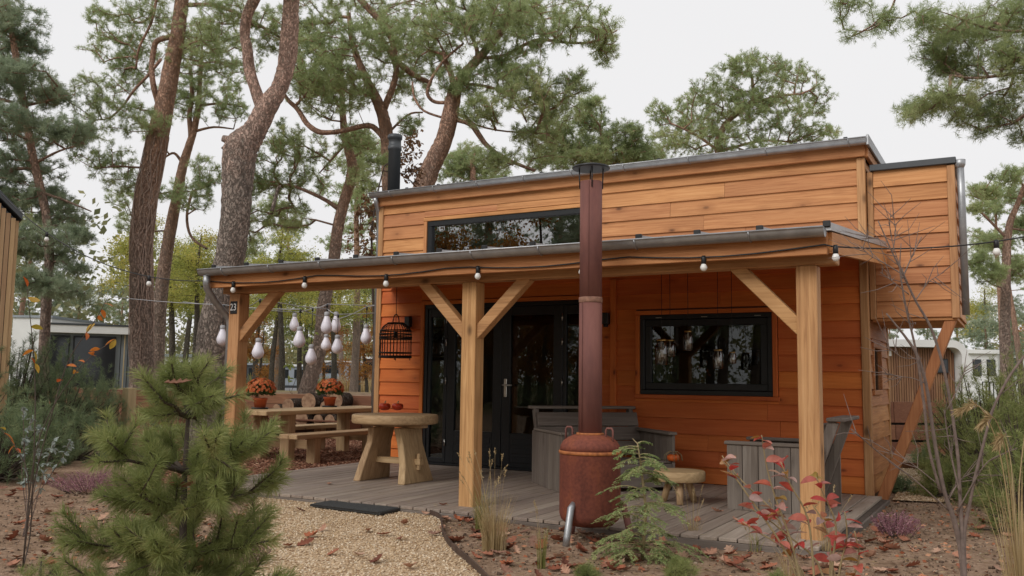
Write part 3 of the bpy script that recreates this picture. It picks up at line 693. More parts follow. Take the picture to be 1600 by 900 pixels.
# rafters, ceiling, roof sheet
RZ0, RZ1 = 2.15, 2.46
SL = (RZ1-RZ0)/(WY-.02+.22)
pr = MB(); pr.hexa([(-6.04, -.24, RZ0+.062), (.30, -.24, RZ0+.062), (.30, WY-.03, RZ1+.062), (-6.04, WY-.03, RZ1+.062), (-6.04, -.24, RZ0+.085), (.30, -.24, RZ0+.085), (.30, WY-.03, RZ1+.085), (-6.04, WY-.03, RZ1+.085)])
proof = pr.build('porch_roof', MAT['roof_sheet'], house)
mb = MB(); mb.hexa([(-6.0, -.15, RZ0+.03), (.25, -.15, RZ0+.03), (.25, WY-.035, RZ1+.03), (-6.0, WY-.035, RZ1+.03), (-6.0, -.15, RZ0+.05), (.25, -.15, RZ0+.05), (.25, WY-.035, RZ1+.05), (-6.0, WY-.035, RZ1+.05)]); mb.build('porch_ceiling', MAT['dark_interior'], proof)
for X in np.linspace(-5.6, -.2, 9):
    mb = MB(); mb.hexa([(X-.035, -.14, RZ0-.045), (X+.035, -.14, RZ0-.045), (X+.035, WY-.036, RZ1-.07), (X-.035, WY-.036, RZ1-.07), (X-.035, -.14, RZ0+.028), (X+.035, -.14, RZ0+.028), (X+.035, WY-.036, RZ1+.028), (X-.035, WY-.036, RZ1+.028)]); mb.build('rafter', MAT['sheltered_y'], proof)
mb = MB(); mb.box(-6.03, .265, -.20, -.155, 2.045, 2.215, .004); mb.build('fascia', MAT['cladding_x'], proof)
for X0 in (.252, -6.07):
    mb = MB(); mb.hexa([(X0, -.15, 2.06), (X0+.04, -.15, 2.06), (X0+.04, WY-.04, RZ1-.12), (X0, WY-.04, RZ1-.12), (X0, -.15, RZ0+.061), (X0+.04, -.15, RZ0+.061), (X0+.04, WY-.04, RZ1+.061), (X0, WY-.04, RZ1+.061)]); mb.build('verge_board', MAT['cladding_y'], proof)
gutter(proof, -6.06, .262, -.262, 2.225)
X = -5.9; k = 0
while X < .3:
    z0 = RZ0+.086; mb = MB()
    mb.hexa([(X-.02, -.235, z0), (X+.02, -.235, z0), (X+.02, WY-.04, RZ1+.086), (X-.02, WY-.04, RZ1+.086), (X-.02, -.235, z0+.035), (X+.02, -.235, z0+.035), (X+.02, WY-.04, RZ1+.121), (X-.02, WY-.04, RZ1+.121)]); rb = mb.build('roof_seam', MAT['roof_sheet'], proof)
    mb = MB(); mb.box(X-.026, X+.026, -.262, -.236, z0+.0, z0+.045, .004); mb.build('seam_cap', MAT['black_plastic'], rb)
    X += .475; k += 1
mb = MB(); mb.tube([(-5.98, -.262, 2.17), (-5.98, -.262, 2.09), (-5.985, -.25, 2.04), (-6.0, -.14, 1.93), (-5.995, .0, 1.80), (-5.975, .06, 1.74), (-5.97, .075, 1.66), (-5.97, .075, -.1)], .038, 12); mb.build('downpipe', MAT['zinc'], house)
# ---- deck
mb = MB(); mb.box(DECKL+.01, DECKR-.01, DECKF+.03, WY-.02, GZ-.06, -.030); mb.box(-5.4, -3.2, WY-.021, WY+.0, GZ-.06, -.031); deck = mb.build('deck', MAT['twig_dark']); tag(deck, None, kind='structure')
pw = .143; X = DECKL
mbp = MB(); mbp.box(-pw/2+.0055, pw/2-.0055, 0, WY-.03-DECKF, -.027, 0, .003); pme = mbp.mesh('plank'); pme.materials.append(MAT['deck_wood'])
posth = [(X0-.003, X0+PW+.003) for X0 in POSTX]
while X+pw < DECKR+.01:
    link('plank', pme, None, deck, Matrix.Translation((X+pw/2, DECKF+random.uniform(-.003, .003), random.uniform(-.0015, .0015)))); X += pw
mb = MB(); mb.box(DECKL, DECKR, DECKF-.002, DECKF+.024, -.135, -.0285, .003); mb.build('deck_fascia', MAT['grey_wood_x'], deck)
mb = MB(); mb.box(DECKR-.008, DECKR+.015, DECKF+.02, WY-.04, -.135, -.0285, .003); mb.build('deck_fascia', MAT['grey_wood_y'], deck)

# ================================================================== THINGS ON AND AROUND THE DECK
def local(root): return wm(root)
# ---- rusty garden stove
SX, SY = -1.404, -.60
st = empty('garden_stove', (SX, SY, GZ), 'rusty steel garden stove with tall flue and round rain cap', 'stove')
c = (SX, SY, 0)
mb = MB(); mb.lathe([(.05, .055), (.17, .06), (.215, .10), (.228, .14), (.228, .575), (.23, .58)], 40, c); mb.build('fire_drum', MAT['rusty_steel'], st)
mb = MB(); mb.lathe([(.232, .578), (.236, .585), (.236, .597), (.232, .604)], 40, c); mb.build('weld_seam', MAT['rust_orange'], st)
mb = MB(); mb.lathe([(.228, .60), (.222, .64), (.20, .675), (.165, .70), (.12, .718), (.09, .722)], 40, c); mb.build('drum_lid', MAT['rusty_steel'], st)
mb = MB(); mb.lathe([(.105, .715), (.105, .733), (.094, .735)], 28, c); mb.build('flue_collar', MAT['rust_orange'], st)
mb = MB(); mb.lathe([(.089, .73), (.087, 1.72)], 28, c); mb.tube([(SX-.03, SY-.0895, .74), (SX-.03, SY-.0875, 1.71)], .003, 4); f1 = mb.build('flue', MAT['rusty_flue'], st)
mb = MB(); mb.lathe([(.089, 1.715), (.0905, 1.718), (.0905, 1.752), (.087, 1.757)], 28, c); mb.build('flue_band', MAT['rust_band'], f1)
mb = MB(); mb.lathe([(.086, 1.757), (.085, 2.655)], 28, c); mb.tube([(SX+.02, SY-.087, 1.76), (SX+.02, SY-.086, 2.65)], .0025, 4); mb.build('flue', MAT['rusty_flue'], st)
mb = MB(); mb.lathe([(.140, 2.755), (.146, 2.760), (.144, 2.772), (.10, 2.785), (.03, 2.795), (.004, 2.797)], 28, c); cap = mb.build('rain_cap', MAT['black_paint'], st)
for k in range(4):
    a = k*math.pi/2+.5; mb = MB(); mb.tube([(SX+.088*math.cos(a), SY+.088*math.sin(a), 2.60), (SX+.092*math.cos(a), SY+.092*math.sin(a), 2.757)], .005, 6); mb.build('cap_strut', MAT['black_paint'], cap)
for s in (-1, 1):
    mb = MB(); x0 = SX+s*.165; mb.tube([(x0-.028, SY-.02, .66), (x0-.028, SY-.02, .755), (x0-.018, SY-.02, .772), (x0+.018, SY-.02, .772), (x0+.028, SY-.02, .755), (x0+.028, SY-.02, .66)], .008, 8); mb.build('handle', MAT['rusty_flue'], st)
for k in range(3):
    a = -math.pi/2+.0+k*2*math.pi/3-.15
    mb = MB(); mb.tube([(SX+.215*math.cos(a), SY+.215*math.sin(a), .23), (SX+.25*math.cos(a), SY+.25*math.sin(a), .20), (SX+.30*math.cos(a), SY+.30*math.sin(a), .0), (SX+.315*math.cos(a), SY+.315*math.sin(a), -.066)], [.022, .026, .026, .024], 10); mb.build('leg', MAT['zinc' if k == 0 else 'rusty_flue'], st)
# ---- round bar table
TX, TY = -4.60, 1.24
tb = empty('round_table', (TX, TY, 0), 'round oak trestle table with slab legs standing on the deck', 'table')
wob = lambda t: 1+.008*math.sin(3*t+1)+.006*math.sin(5*t)
mb = MB(); mb.lathe([(.455, .625), (.468, .632), (.474, .65), (.474, .70), (.468, .718), (.458, .724)], 48, (TX, TY, 0), True, wob); mb.build('table_top', MAT['oak_x'], tb)
mb = MB(); mb.box(TX-.40, TX+.40, TY-.06, TY+.06, .585, .626, .006); mb.build('top_rail', MAT['oak_x'], tb)
for s in (-1, 1):
    mb = MB(); V = []
    for (z, xo, hw, th) in ((0, .30, .27, .055), (.2, .265, .225, .053), (.42, .215, .185, .05), (.585, .175, .20, .05)):
        for (dx, dy) in ((-th, -hw), (th, -hw), (th, hw), (-th, hw)):
            wv = .012*math.sin(9*z+dy*5+s); V.append((TX+s*xo+dx*.8, TY+dy+wv, z))
    Fc = [(3, 2, 1, 0), (12, 13, 14, 15)]
    for i in range(3):
        for j in range(4): a = i*4+j; b = i*4+(j+1) % 4; Fc.append((a, b, b+4, a+4))
    mb.add(V, Fc); me = mb.mesh('leg'); bm = bmesh.new(); bm.from_mesh(me); bmesh.ops.bevel(bm, geom=bm.edges[:]+bm.verts[:], offset=.008, segments=1, affect='EDGES'); bm.to_mesh(me); bm.free()
    link('leg', me, MAT['oak_z'], tb)
mb = MB(); mb.box(TX-.37, TX+.37, TY-.035, TY+.035, .19, .255, .004); mb.build('stretcher', MAT['oak_x'], tb)
for s in (-1, 1):
    mb = MB(); mb.box(TX+s*.335-.018, TX+s*.335+.018, TY-.022, TY+.022, .135, .31, .003); mb.build('wedge', MAT['oak_z'], tb)
# ---- pumpkins
def pumpkin(name, loc, r, h, mat, label, rot=0, ribs=9):
    e = empty(name, loc, label, 'pumpkin')
    mb = MB(); n = 36; prof = []
    for i in range(13):
        t = math.pi*i/12; prof.append((max(.002, r*math.sin(t)**.75), h/2-h/2*math.cos(t)*(1 if i < 7 else .93-.25*max(0, (t-2.2)))))
    mb.lathe(prof, n, tuple(loc), True, lambda a: 1+.05*abs(math.sin(ribs*(a+rot)/2))-.03); mb.build('body', MAT[mat], e)
    mb = MB(); p = np.array(loc); mb.tube([p+(0, 0, h*.80), p+(.004, 0, h*1.0), p+(.012, .004, h*1.16)], [.012, .008, .007], 7); mb.build('stem', MAT['stem_dry'], e); return e
pa = onZ(601, 641, .725); pb = onZ(621, 641, .725)
pumpkin('pumpkin', (pa[0], pa[1], .7235), .072, .10, 'pumpkin_red', 'small red pumpkin on the round table, nearer the picnic bench', .2)
pumpkin('pumpkin', (pb[0], pb[1], .7235), .070, .10, 'pumpkin_red', 'small red pumpkin on the round table, nearer the porch post', 1.)
# ---- low side table with pumpkin
QX, QY = -1.375, 1.34
sto = empty('side_table', (QX, QY, 0), 'low round table of pale timber between the grey wooden seats', 'table')
mb = MB(); mb.lathe([(.225, .205), (.235, .212), (.238, .28), (.232, .295), (.225, .30)], 32, (QX, QY, 0), True, lambda t: 1+.02*math.sin(2*t)+.012*math.sin(5*t)); mb.build('table_top', MAT['oak_x'], sto)
for k in range(3):
    a = k*2*math.pi/3-1.2; mb = MB(); mb.tube([(QX+.10*math.cos(a), QY+.10*math.sin(a), .206), (QX+.165*math.cos(a), QY+.165*math.sin(a), 0)], [.034, .03], 10); mb.build('leg', MAT['oak_z'], sto)
pc = onZ(1052, 721, .30)
pk = pumpkin('pumpkin', (pc[0], pc[1], .2995), .066, .085, 'pumpkin_orange', 'small orange pumpkin draped with pale dry tendrils on the low table', .4, 8)
mb = MB()
for k in range(9):
    a = k*.7+random.random()*.3; p = np.array((pc[0], pc[1], .2995))
    r2 = .08+random.random()*.02; mb.tube([p+(0, 0, .092), p+(.04*math.cos(a), .04*math.sin(a), .105), p+(r2*math.cos(a), r2*math.sin(a), .07), p+((r2+.01)*math.cos(a), (r2+.01)*math.sin(a), .01)], .003, 4)
mb.build('tendril', MAT['stem_dry'], pk)
# ---- weathered lounge seats
def lounge(label, loc, rz, W, D, H=.60):
    e = empty('lounge_seat', (0, 0, 0), label, 'seat')
    n = max(4, round(D/.145)); bw = D/n
    for s in (-1, 1):
        xs = s*(W/2-.015)
        for k in range(n):
            y0 = -D/2+k*bw; mb = MB(); mb.box(xs-.014, xs+.014, y0+.002, y0+bw-.003, 0, H-.03-random.uniform(0, .004), .003); mb.build('side_board', MAT['grey_wood_z'], e)
        mb = MB(); mb.box(xs-.065 if s > 0 else xs-.03, xs+.03 if s > 0 else xs+.065, -D/2-.02, D/2-.10, H-.03, H, .006); mb.build('arm_cap', MAT['grey_wood_y'], e)
    m = round((W-.06)/.14)
    for k in range(3):
        mb = MB(); p0 = np.array((0, D/2-.24, .30)); d = nrm((0, .36, 1))
        c0 = p0+d*(.085+k*.165); mb.cham(c0, [W/2-.033, .014, .078], np.array([(1, 0, 0), (0, d[2], -d[1]), d]).T, .004); mb.build('back_board', MAT['grey_wood_x'], e)
    for s in (-1, 1):
        mb = MB(); mb.beam((s*(W/2-.06), D/2-.20, .05), (s*(W/2-.06), D/2+.075, .80), .05, .09, (0, 1, 0)); mb.build('back_support', MAT['grey_wood_z'], e)
    mb = MB(); mb.box(-W/2+.0, W/2-.0, D/2+.02, D/2+.17, .80, .832, .006); mb.build('top_rail', MAT['grey_wood_x'], e)
    for k in range(5):
        y0 = -D/2+.02+k*(D-.28)/5; mb = MB(); mb.box(-W/2+.032, W/2-.032, y0, y0+(D-.28)/5-.008, .28-.006*k, .305-.006*k, .003); mb.build('seat_board', MAT['grey_wood_x'], e)
    mb = MB(); mb.box(-W/2+.032, W/2-.032, -D/2, -D/2+.024, .04, .275, .003); mb.build('front_board', MAT['grey_wood_x'], e)
    e.location = loc; e.rotation_euler = (0, 0, rz); return e
lounge('wide grey timber lounge seat behind the stove, by the glazed doors', (-2.50, 2.10, .001), R_(45), 1.25, 1.0)
lounge('grey timber armchair with slanted back behind the right porch post', (-.46, 1.60, .001), R_(-90), .82, .84)
# ---- door mat
mb = MB(); m_ = [onZ(484, 793, GZ), onZ(594, 807, GZ), onZ(646, 794, GZ), onZ(545, 782, GZ)]
mb.hexa([(p[0], p[1], GZ+.012) for p in m_]+[(p[0], p[1], GZ+.03) for p in m_])
dm = tag(mb.build('door_mat', MAT['rubber_mat']), 'dark ribbed rubber door mat lying at the deck edge', 'mat')
for k in range(26):
    a = np.array(m_[0])*(1-k/25)+np.array(m_[3])*k/25; b = np.array(m_[1])*(1-k/25)+np.array(m_[2])*k/25
    t0 = a*.98+b*.02; t1 = a*.02+b*.98
    mb = MB(); mb.beam((t0[0], t0[1], GZ+.032), (t1[0], t1[1], GZ+.032), .012, .008, c=.002); mb.build('rib', MAT['rubber_mat'], dm)
# ---- picnic table (long axis away from the camera)
px = -7.72; py0, py1 = 2.05, 4.95; TH = .655
pt = empty('picnic_table', (px, 3.5, GZ), 'long pale timber picnic table with two attached benches', 'picnic table')
for k in range(5):
    x0 = px-.40+k*.16; mb = MB(); mb.box(x0+.003, x0+.157, py0+random.uniform(-.01, .01), py1+random.uniform(-.01, .01), TH-.06, TH, .006); mb.build('top_plank', MAT['oak_y'], pt)
for s, xb in ((1, px+.74), (-1, px-.74)):
    for k in range(2):
        x0 = xb-.16+k*.16; mb = MB(); mb.box(x0+.003, x0+.157, py0+.05, py1-.05, .30, .36, .006); mb.build('bench_plank', MAT['oak_y'], pt)
    for yy in (py0+.55, py1-.55):
        mb = MB(); mb.box(xb-.075, xb+.075, yy-.06, yy+.06, GZ-.01, .30, .006); mb.build('bench_leg', MAT['oak_z'], pt)
for yy in (py0+.55, py1-.55):
    for s in (-1, 1):
        mb = MB(); mb.box(px+s*.26-.085, px+s*.26+.085, yy-.065, yy+.065, GZ-.01, TH-.06, .006); mb.build('table_leg', MAT['oak_z'], pt)
    mb = MB(); mb.box(px-.66, px+.66, yy+.066, yy+.11, .13, .25, .004); mb.build('cross_rail', MAT['oak_x'], pt)
# ---- chrysanthemums in pots
def mums(label, loc):
    e = empty('potted_chrysanthemum', loc, label, 'potted plant', 'orange chrysanthemums on the picnic table'); L = np.array(loc)
    mb = MB(); mb.lathe([(.105, 0), (.115, .003), (.12, .022), (.112, .022)], 22, loc); mb.build('saucer', MAT['black_plastic'], e)
    mb = MB(); mb.lathe([(.075, .012), (.095, .13), (.102, .132), (.104, .16), (.094, .16)], 22, loc); mb.build('pot', MAT['terracotta'], e)
    n = 900; u = rng.normal(size=(n, 3)); u /= np.linalg.norm(u, axis=1)[:, None]; u[:, 2] = np.abs(u[:, 2])*.9-.22
    P = L+(0, 0, .24)+u*np.array([.20, .20, .17])*rng.uniform(.55, .92, n)[:, None]
    d = u+rng.normal(size=(n, 3))*.5; d /= np.linalg.norm(d, axis=1)[:, None]; s = np.cross(d, rng.normal(size=(n, 3))); s /= np.linalg.norm(s, axis=1)[:, None]
    V = np.stack([P, P+d*.025+s*.012, P+d*.055, P+d*.025-s*.012], 1); soup('foliage', V, 4, MAT['mum_leaf'], e)
    n = 230; u = rng.normal(size=(n, 3)); u /= np.linalg.norm(u, axis=1)[:, None]; u[:, 2] = np.abs(u[:, 2])*1.0-.05
    u /= np.linalg.norm(u, axis=1)[:, None]; C = L+(0, 0, .255)+u*np.array([.215, .215, .185])*rng.uniform(.93, 1.04, n)[:, None]
    out = []
    for i in range(n):
        a = nrm(np.cross(u[i], (.3, .5, .8))); b = np.cross(u[i], a)
        for k in range(9):
            t = k*2*math.pi/9+i; r_ = a*math.cos(t)+b*math.sin(t); q = np.cross(u[i], r_)
            out += [C[i], C[i]+r_*.012+q*.006+u[i]*.006, C[i]+r_*.025+u[i]*.004, C[i]+r_*.012-q*.006+u[i]*.006]
    soup('flowers', np.array(out), 4, MAT['mum_petal'], e)
fa = onX(405, 637, px-.05); fb = onX(516, 635, px-.05)
f0 = onZ(405, 639, TH); f1_ = onZ(515, 636, TH)
mums('potted orange chrysanthemum on the picnic table beside the porch post', (max(f0[0], px-.3), f0[1], TH))
mums('potted orange chrysanthemum on the picnic table nearer the house wall', (max(f1_[0], px-.3), f1_[1], TH))
# ---- low board wall, stakes, logs
wl = empty('board_wall', (-12, WALLY, GZ), 'low weathered brown board wall behind the picnic table', 'garden wall')
for i, x0 in enumerate(np.arange(-20.5, -6.6, 2.0)):
    for k in range(4):
        mb = MB(); mb.box(x0+.004, min(x0+1.996, -6.5), WALLY-.05+random.uniform(-.004, .004), WALLY-.012, -.08+k*.212, -.08+k*.212+.206, .005); mb.build('board', MAT['corten_board'], wl)
    mb = MB(); mb.box(x0-.055, x0+.055, WALLY-.13, WALLY-.053, -.1, .80, .005); mb.build('wall_post', MAT['corten_board'], wl)
for (xx, yy, h, label) in ((198, 690, 606, 'pale square timber stake by the large trunk, the taller of the pair'), (174, 690, 612, 'pale timber stake beside the heather bed, the shorter of the pair')):
    p = onZ(xx, yy, GZ); D = np.dot(p-CC, CF); t = at(xx, h, D); mb = MB(); wd_ = .085 if xx > 190 else .07
    mb.box(p[0]-wd_, p[0]+wd_, p[1]-wd_, p[1]+wd_, GZ-.1, t[2], .008); tag(mb.build('wooden_stake', MAT['pale_stake']), label, 'stake', 'timber stakes')
LOGS = [(450, 634, 13), (482, 628, 16), (524, 626, 15), (451, 657, 11), (471, 655, 14), (497, 656, 10), (432, 640, 10), (508, 636, 11), (436, 660, 11), (515, 657, 11)]
LOGL = ['brown round log left of the big upper log', 'biggest round log in the upper row of the pile', 'pale barked log behind the right flowerpot', 'small log low on the left under the table top', 'bright cut log face seen in the middle under the table top',
        'small log low beside the second table leg', 'leftmost log of the upper row in the pile', 'narrow log wedged next to the pale barked log', 'leftmost log of the lower row in the pile', 'rightmost log of the lower row in the pile']
for i, (lx, ly, lr) in enumerate(LOGS):
    p = onY(lx, ly, WALLY-.62); r = .85*lr*np.dot(p-CC, CF)/FPX; ax = nrm((-.12+.05*math.sin(i*2.3), 1, .0)); q = p+ax*.42
    mb = MB(); mb.tube([p, p+ax*.2, q], [r, r*1.02, r*.98], 16, True, True, .02); me = mb.mesh('log'); me.materials.append(MAT['log_bark']); me.materials.append(MAT['log_end'])
    for f in me.polygons:
        if len(f.vertices) > 4: f.material_index = 1
    sz_ = 'largest' if lr == 16 else ('pale' if lx == 524 else '')
    tag(link('log', me, None), LOGL[i], 'log', 'stacked firewood logs')
mb = MB()
p = onY(480, 690, WALLY-.4)
for zz in (.03, .30):
    mb.box(-11.6, -9.6, WALLY-.66, WALLY-.15, zz-.03, zz, .004)
for xx in (-11.55, -9.65): mb.box(xx-.04, xx+.04, WALLY-.66, WALLY-.15, -.06, .30, .004)
tag(mb.build('log_rack', MAT['corten_board']), 'low brown timber rack holding the firewood logs', 'rack')
# ---- birdcage lantern
cg = onY(618, 530, 2.55); Lx, Ly, Lz = cg[0], 2.55, 1.385
cge = empty('birdcage_lantern', (Lx, Ly, Lz), 'dark cane birdcage lantern hanging beside the glazed doors', 'lantern')
prof = lambda z: .205 if z < .30 else .205*math.sqrt(max(0, 1-((z-.30)/.155)**2*.86))
for k in range(30):
    a = k*2*math.pi/30; mb = MB(); mb.tube([(Lx+prof(z)*math.cos(a), Ly+prof(z)*math.sin(a), Lz+z) for z in (0, .1, .2, .3, .35, .39, .42, .445)], .0045, 4); mb.build('cane_rib', MAT['cage_cane'], cge)
for z in (.0, .015, .06, .24, .262, .30, .345, .445):
    r = prof(z)+.004; mb = MB(); mb.tube([(Lx+r*math.cos(a), Ly+r*math.sin(a), Lz+z) for a in np.linspace(0, 2*math.pi, 33)], .008, 5, False); mb.build('cane_hoop', MAT['cage_cane'], cge)
mb = MB(); mb.lathe([(.2, 0), (.2, .008)], 28, (Lx, Ly, Lz)); mb.build('cage_base', MAT['cage_cane'], cge)
for k in range(4):
    a = k*math.pi/2+.6; mb = MB(); mb.tube([(Lx+.19*math.cos(a), Ly+.19*math.sin(a), Lz-.035), (Lx+.19*math.cos(a), Ly+.19*math.sin(a), Lz+.0)], .006, 5); mb.build('foot', MAT['cage_cane'], cge)
mb = MB(); mb.tube([(Lx+.05*math.cos(t)*1, Ly, Lz+.44+.12*math.sin(t)) for t in np.linspace(0, math.pi, 12)], .007, 6); mb.build('carry_loop', MAT['cage_cane'], cge)
mb = MB(); mb.tube([(Lx, Ly, Lz+.56), (Lx, Ly, 2.43)], .004, 5); mb.build('cord', MAT['black_plastic'], cge)
mb = MB(); mb.tube([(Lx, Ly, Lz+.56), (Lx, Ly, Lz+.33)], .004, 5); mb.lathe([(.02, .26), (.025, .30), (.02, .34)], 12, (Lx, Ly, Lz)); mb.build('lamp_holder', MAT['black_plastic'], cge)
wlp = onY(640, 503, WY-.02)
mb = MB(); mb.box(wlp[0]-.04, wlp[0]+.04, WY-.09, WY-.012, wlp[2]-.07, wlp[2]+.07, .006); mb.lathe([(.03, -.1), (.03, -.07)], 12, (wlp[0], WY-.05, wlp[2])); tag(mb.build('wall_lamp', MAT['black_paint']), 'small black wall lamp behind the birdcage lantern', 'lamp')
wlp = onY(948, 498, WY-.02)
mb = MB(); mb.box(wlp[0]-.04, wlp[0]+.04, WY-.09, WY-.012, wlp[2]-.07, wlp[2]+.07, .006); mb.lathe([(.03, -.1), (.03, -.07)], 12, (wlp[0], WY-.05, wlp[2])); tag(mb.build('wall_lamp', MAT['black_paint']), 'small black wall lamp right of the stove flue', 'lamp')
# ---- jar lanterns before the window
JAR = [(1034, 530, 570, 20, 'tall glass jar lantern hanging lowest, before the left of the window'), (1047, 531, 557, 17, 'short glass jar lantern overlapping the tall jar before the window'), (1075, 517, 548, 15, 'bottle shaped glass jar lantern hanging highest before the window'),
       (1122, 546, 576, 17, 'glass jar lantern hanging before the middle of the window'), (1144, 550, 568, 13, 'smallest glass jar lantern, hanging rightmost before the window')]
for i, (jx, jt, jb, jw, lb) in enumerate(JAR):
    Yj = 2.30+.07*i; t = onY(jx, jt, Yj); b = onY(jx, jb, Yj); D = np.dot(t-CC, CF); r = jw*D/FPX/2; h = t[2]-b[2]
    e = empty('jar_lantern', (t[0], Yj, b[2]), lb, 'lantern', 'glass jar lanterns before the window')
    mb = MB(); mb.lathe([(r*.9, 0), (r, .01), (r, h*.72), (r*.72, h*.88), (r*.7, h*.94)], 18, (t[0], Yj, b[2])); mb.build('jar', MAT['jar_glass'], e)
    mb = MB(); mb.lathe([(r*.74, h*.93), (r*.76, h*.94), (r*.76, h), (r*.5, h*1.01)], 18, (t[0], Yj, b[2])); mb.build('lid', MAT['brass'], e)
    mb = MB(); mb.lathe([(r*.25, h*.3), (r*.3, h*.45), (r*.15, h*.62)], 10, (t[0], Yj, b[2])); mb.tube([(t[0], Yj, b[2]+h*.6), (t[0], Yj, b[2]+h*.95)], .006, 6); mb.build('bulb', MAT['bulb_white'], e)
    mb = MB(); mb.tube([(t[0], Yj, b[2]+h), (t[0], Yj, RZ0+.03+SL*(Yj+.22))], .003, 4); mb.build('cord', MAT['black_plastic'], e)
# ---- festoon cable with bulbs
FEST = [(np.array(at(-30, 280, 11.5)), None)]
def sag(a, b, s, n=12):
    t = np.linspace(0, 1, n)[:, None]; p = np.array(a)*(1-t)+np.array(b)*t; p[:, 2] -= s*4*(t*(1-t))[:, 0]; return p
hutp = at(2, 303, 11.6); cA = np.array((-6.06, -.22, 2.12)); cB = np.array((.30, -.20, 2.10)); cE = at(1640, 362, 6.8); wc = np.array((XR+.012, WY-.03, 2.28))
pts = [sag(hutp, cA, .30, 24)]
fx = np.linspace(-6.0, .25, 26); along = np.array([(X, -.215, 2.115-.045*abs(math.sin((X+6.0)*math.pi/1.56))) for X in fx])
mid = [cA]+list(along)+[cB]
string = np.concatenate([pts[0], along, sag(cB, cE, .06, 14)])
fe = empty('festoon_lights', tuple(cA), 'black festoon cable with small white bulbs strung along the porch gutter', 'string lights')
mb = MB(); mb.tube(string, .0062, 6); mb.build('cable', MAT['black_plastic'], fe)
for bxp in (73, 233, 365, 477, 604, 746, 908, 1100, 1305, 1556):
    best = None
    for i in range(len(string)-1):
        for s in np.linspace(0, 1, 12):
            p = string[i]*(1-s)+string[i+1]*s; d = p-CC; xx = 800+FPX*np.dot(d, CR)/np.dot(d, CF)
            if best is None or abs(xx-bxp) < best[0]: best = (abs(xx-bxp), p)
    p = best[1]
    mb = MB(); mb.lathe([(.012, -.055), (.019, -.05), (.019, -.01), (.014, .012)], 12, p); sk = mb.build('socket', MAT['black_plastic'], fe)
    mb = MB(); mb.lathe([(.003, -.108), (.016, -.104), (.026, -.088), (.027, -.076), (.018, -.055), (.014, -.05)], 14, p); mb.build('bulb', MAT['bulb_white'], sk)
# ---- large hanging bulb lamps on wires
LAMPS = [(348, 508, 540, 17, 'giant white bulb lamp half hidden behind the left porch post'), (404, 528, 561, 19, 'giant white bulb lamp nearest the left post, under the brace'),
         (460.5, 489, 518, 15, 'giant white bulb lamp above and behind the pair left of centre'), (468.5, 510, 543.5, 19, 'giant white bulb lamp in the middle of the left trio'),
         (486.6, 538, 570, 18, 'lowest hanging giant white bulb lamp'), (511, 487, 522, 18, 'upper giant white bulb lamp of the tight cluster, nearer'),
         (525.5, 487, 520, 16, 'upper giant white bulb lamp of the tight cluster, right one'), (510, 522, 548, 16, 'lower left giant white bulb lamp of the cluster of four'),
         (527.5, 523, 553, 17.5, 'lower right giant white bulb lamp of the cluster of four'), (572.5, 507, 538, 17, 'single giant white bulb lamp beside the house corner')]
WIREZ = 2.06
wires = []
for i, (lx, lt, lb, lw, lab) in enumerate(LAMPS):
    D = .175*FPX/lw*(1 if lw > 17 else .95)*.93; top = at(lx, lt, D); bot = at(lx, lb, D); h = top[2]-bot[2]; r = lw*D/FPX/2
    e = empty('bulb_lamp', (top[0], top[1], bot[2]), lab, 'hanging lamp', 'giant bulb lamps hung beside the porch')
    mb = MB(); mb.lathe([(.004, 0), (r*.45, h*.03), (r*.85, h*.13), (r, h*.27), (r*.95, h*.38), (r*.66, h*.60), (r*.46, h*.74), (r*.42, h*.80)], 20, (top[0], top[1], bot[2])); mb.build('shade', MAT['white_shade'], e)
    mb = MB(); mb.lathe([(r*.43, h*.79), (r*.46, h*.80), (r*.45, h*.97), (r*.2, h)], 16, (top[0], top[1], bot[2])); mb.build('cap', MAT['cap_grey'], e)
    zt = WIREZ+.1*math.sin(lx); mb = MB(); mb.tube([top, (top[0], top[1], zt)], .005, 5); mb.lathe([(.014, -.05), (.014, .0)], 8, (top[0], top[1], zt)); mb.build('cord', MAT['black_plastic'], e)
    wires.append((top[0], top[1], zt))
wires.sort(key=lambda p: np.dot(np.array(p)-CC, CR))
for i in range(3):
    sel = wires[i::3]; A = np.array((-10.6+.3*i, 2.0+1.1*i, 2.30)); B = np.array((XL-.02, WY+.3+.7*i, 2.22))
    pl = [A]+[np.array(p) for p in sel]+[B]; mb = MB()
    pts = np.concatenate([sag(a, b, .02, 6) for a, b in zip(pl[:-1], pl[1:])]); mb.tube(pts, .006, 5)
    tag(mb.build('lamp_wire', MAT['cap_grey']), ['front', 'middle', 'rear'][i]+' grey wire carrying giant bulb lamps from tree to house corner', 'wire', 'wires carrying the bulb lamps')

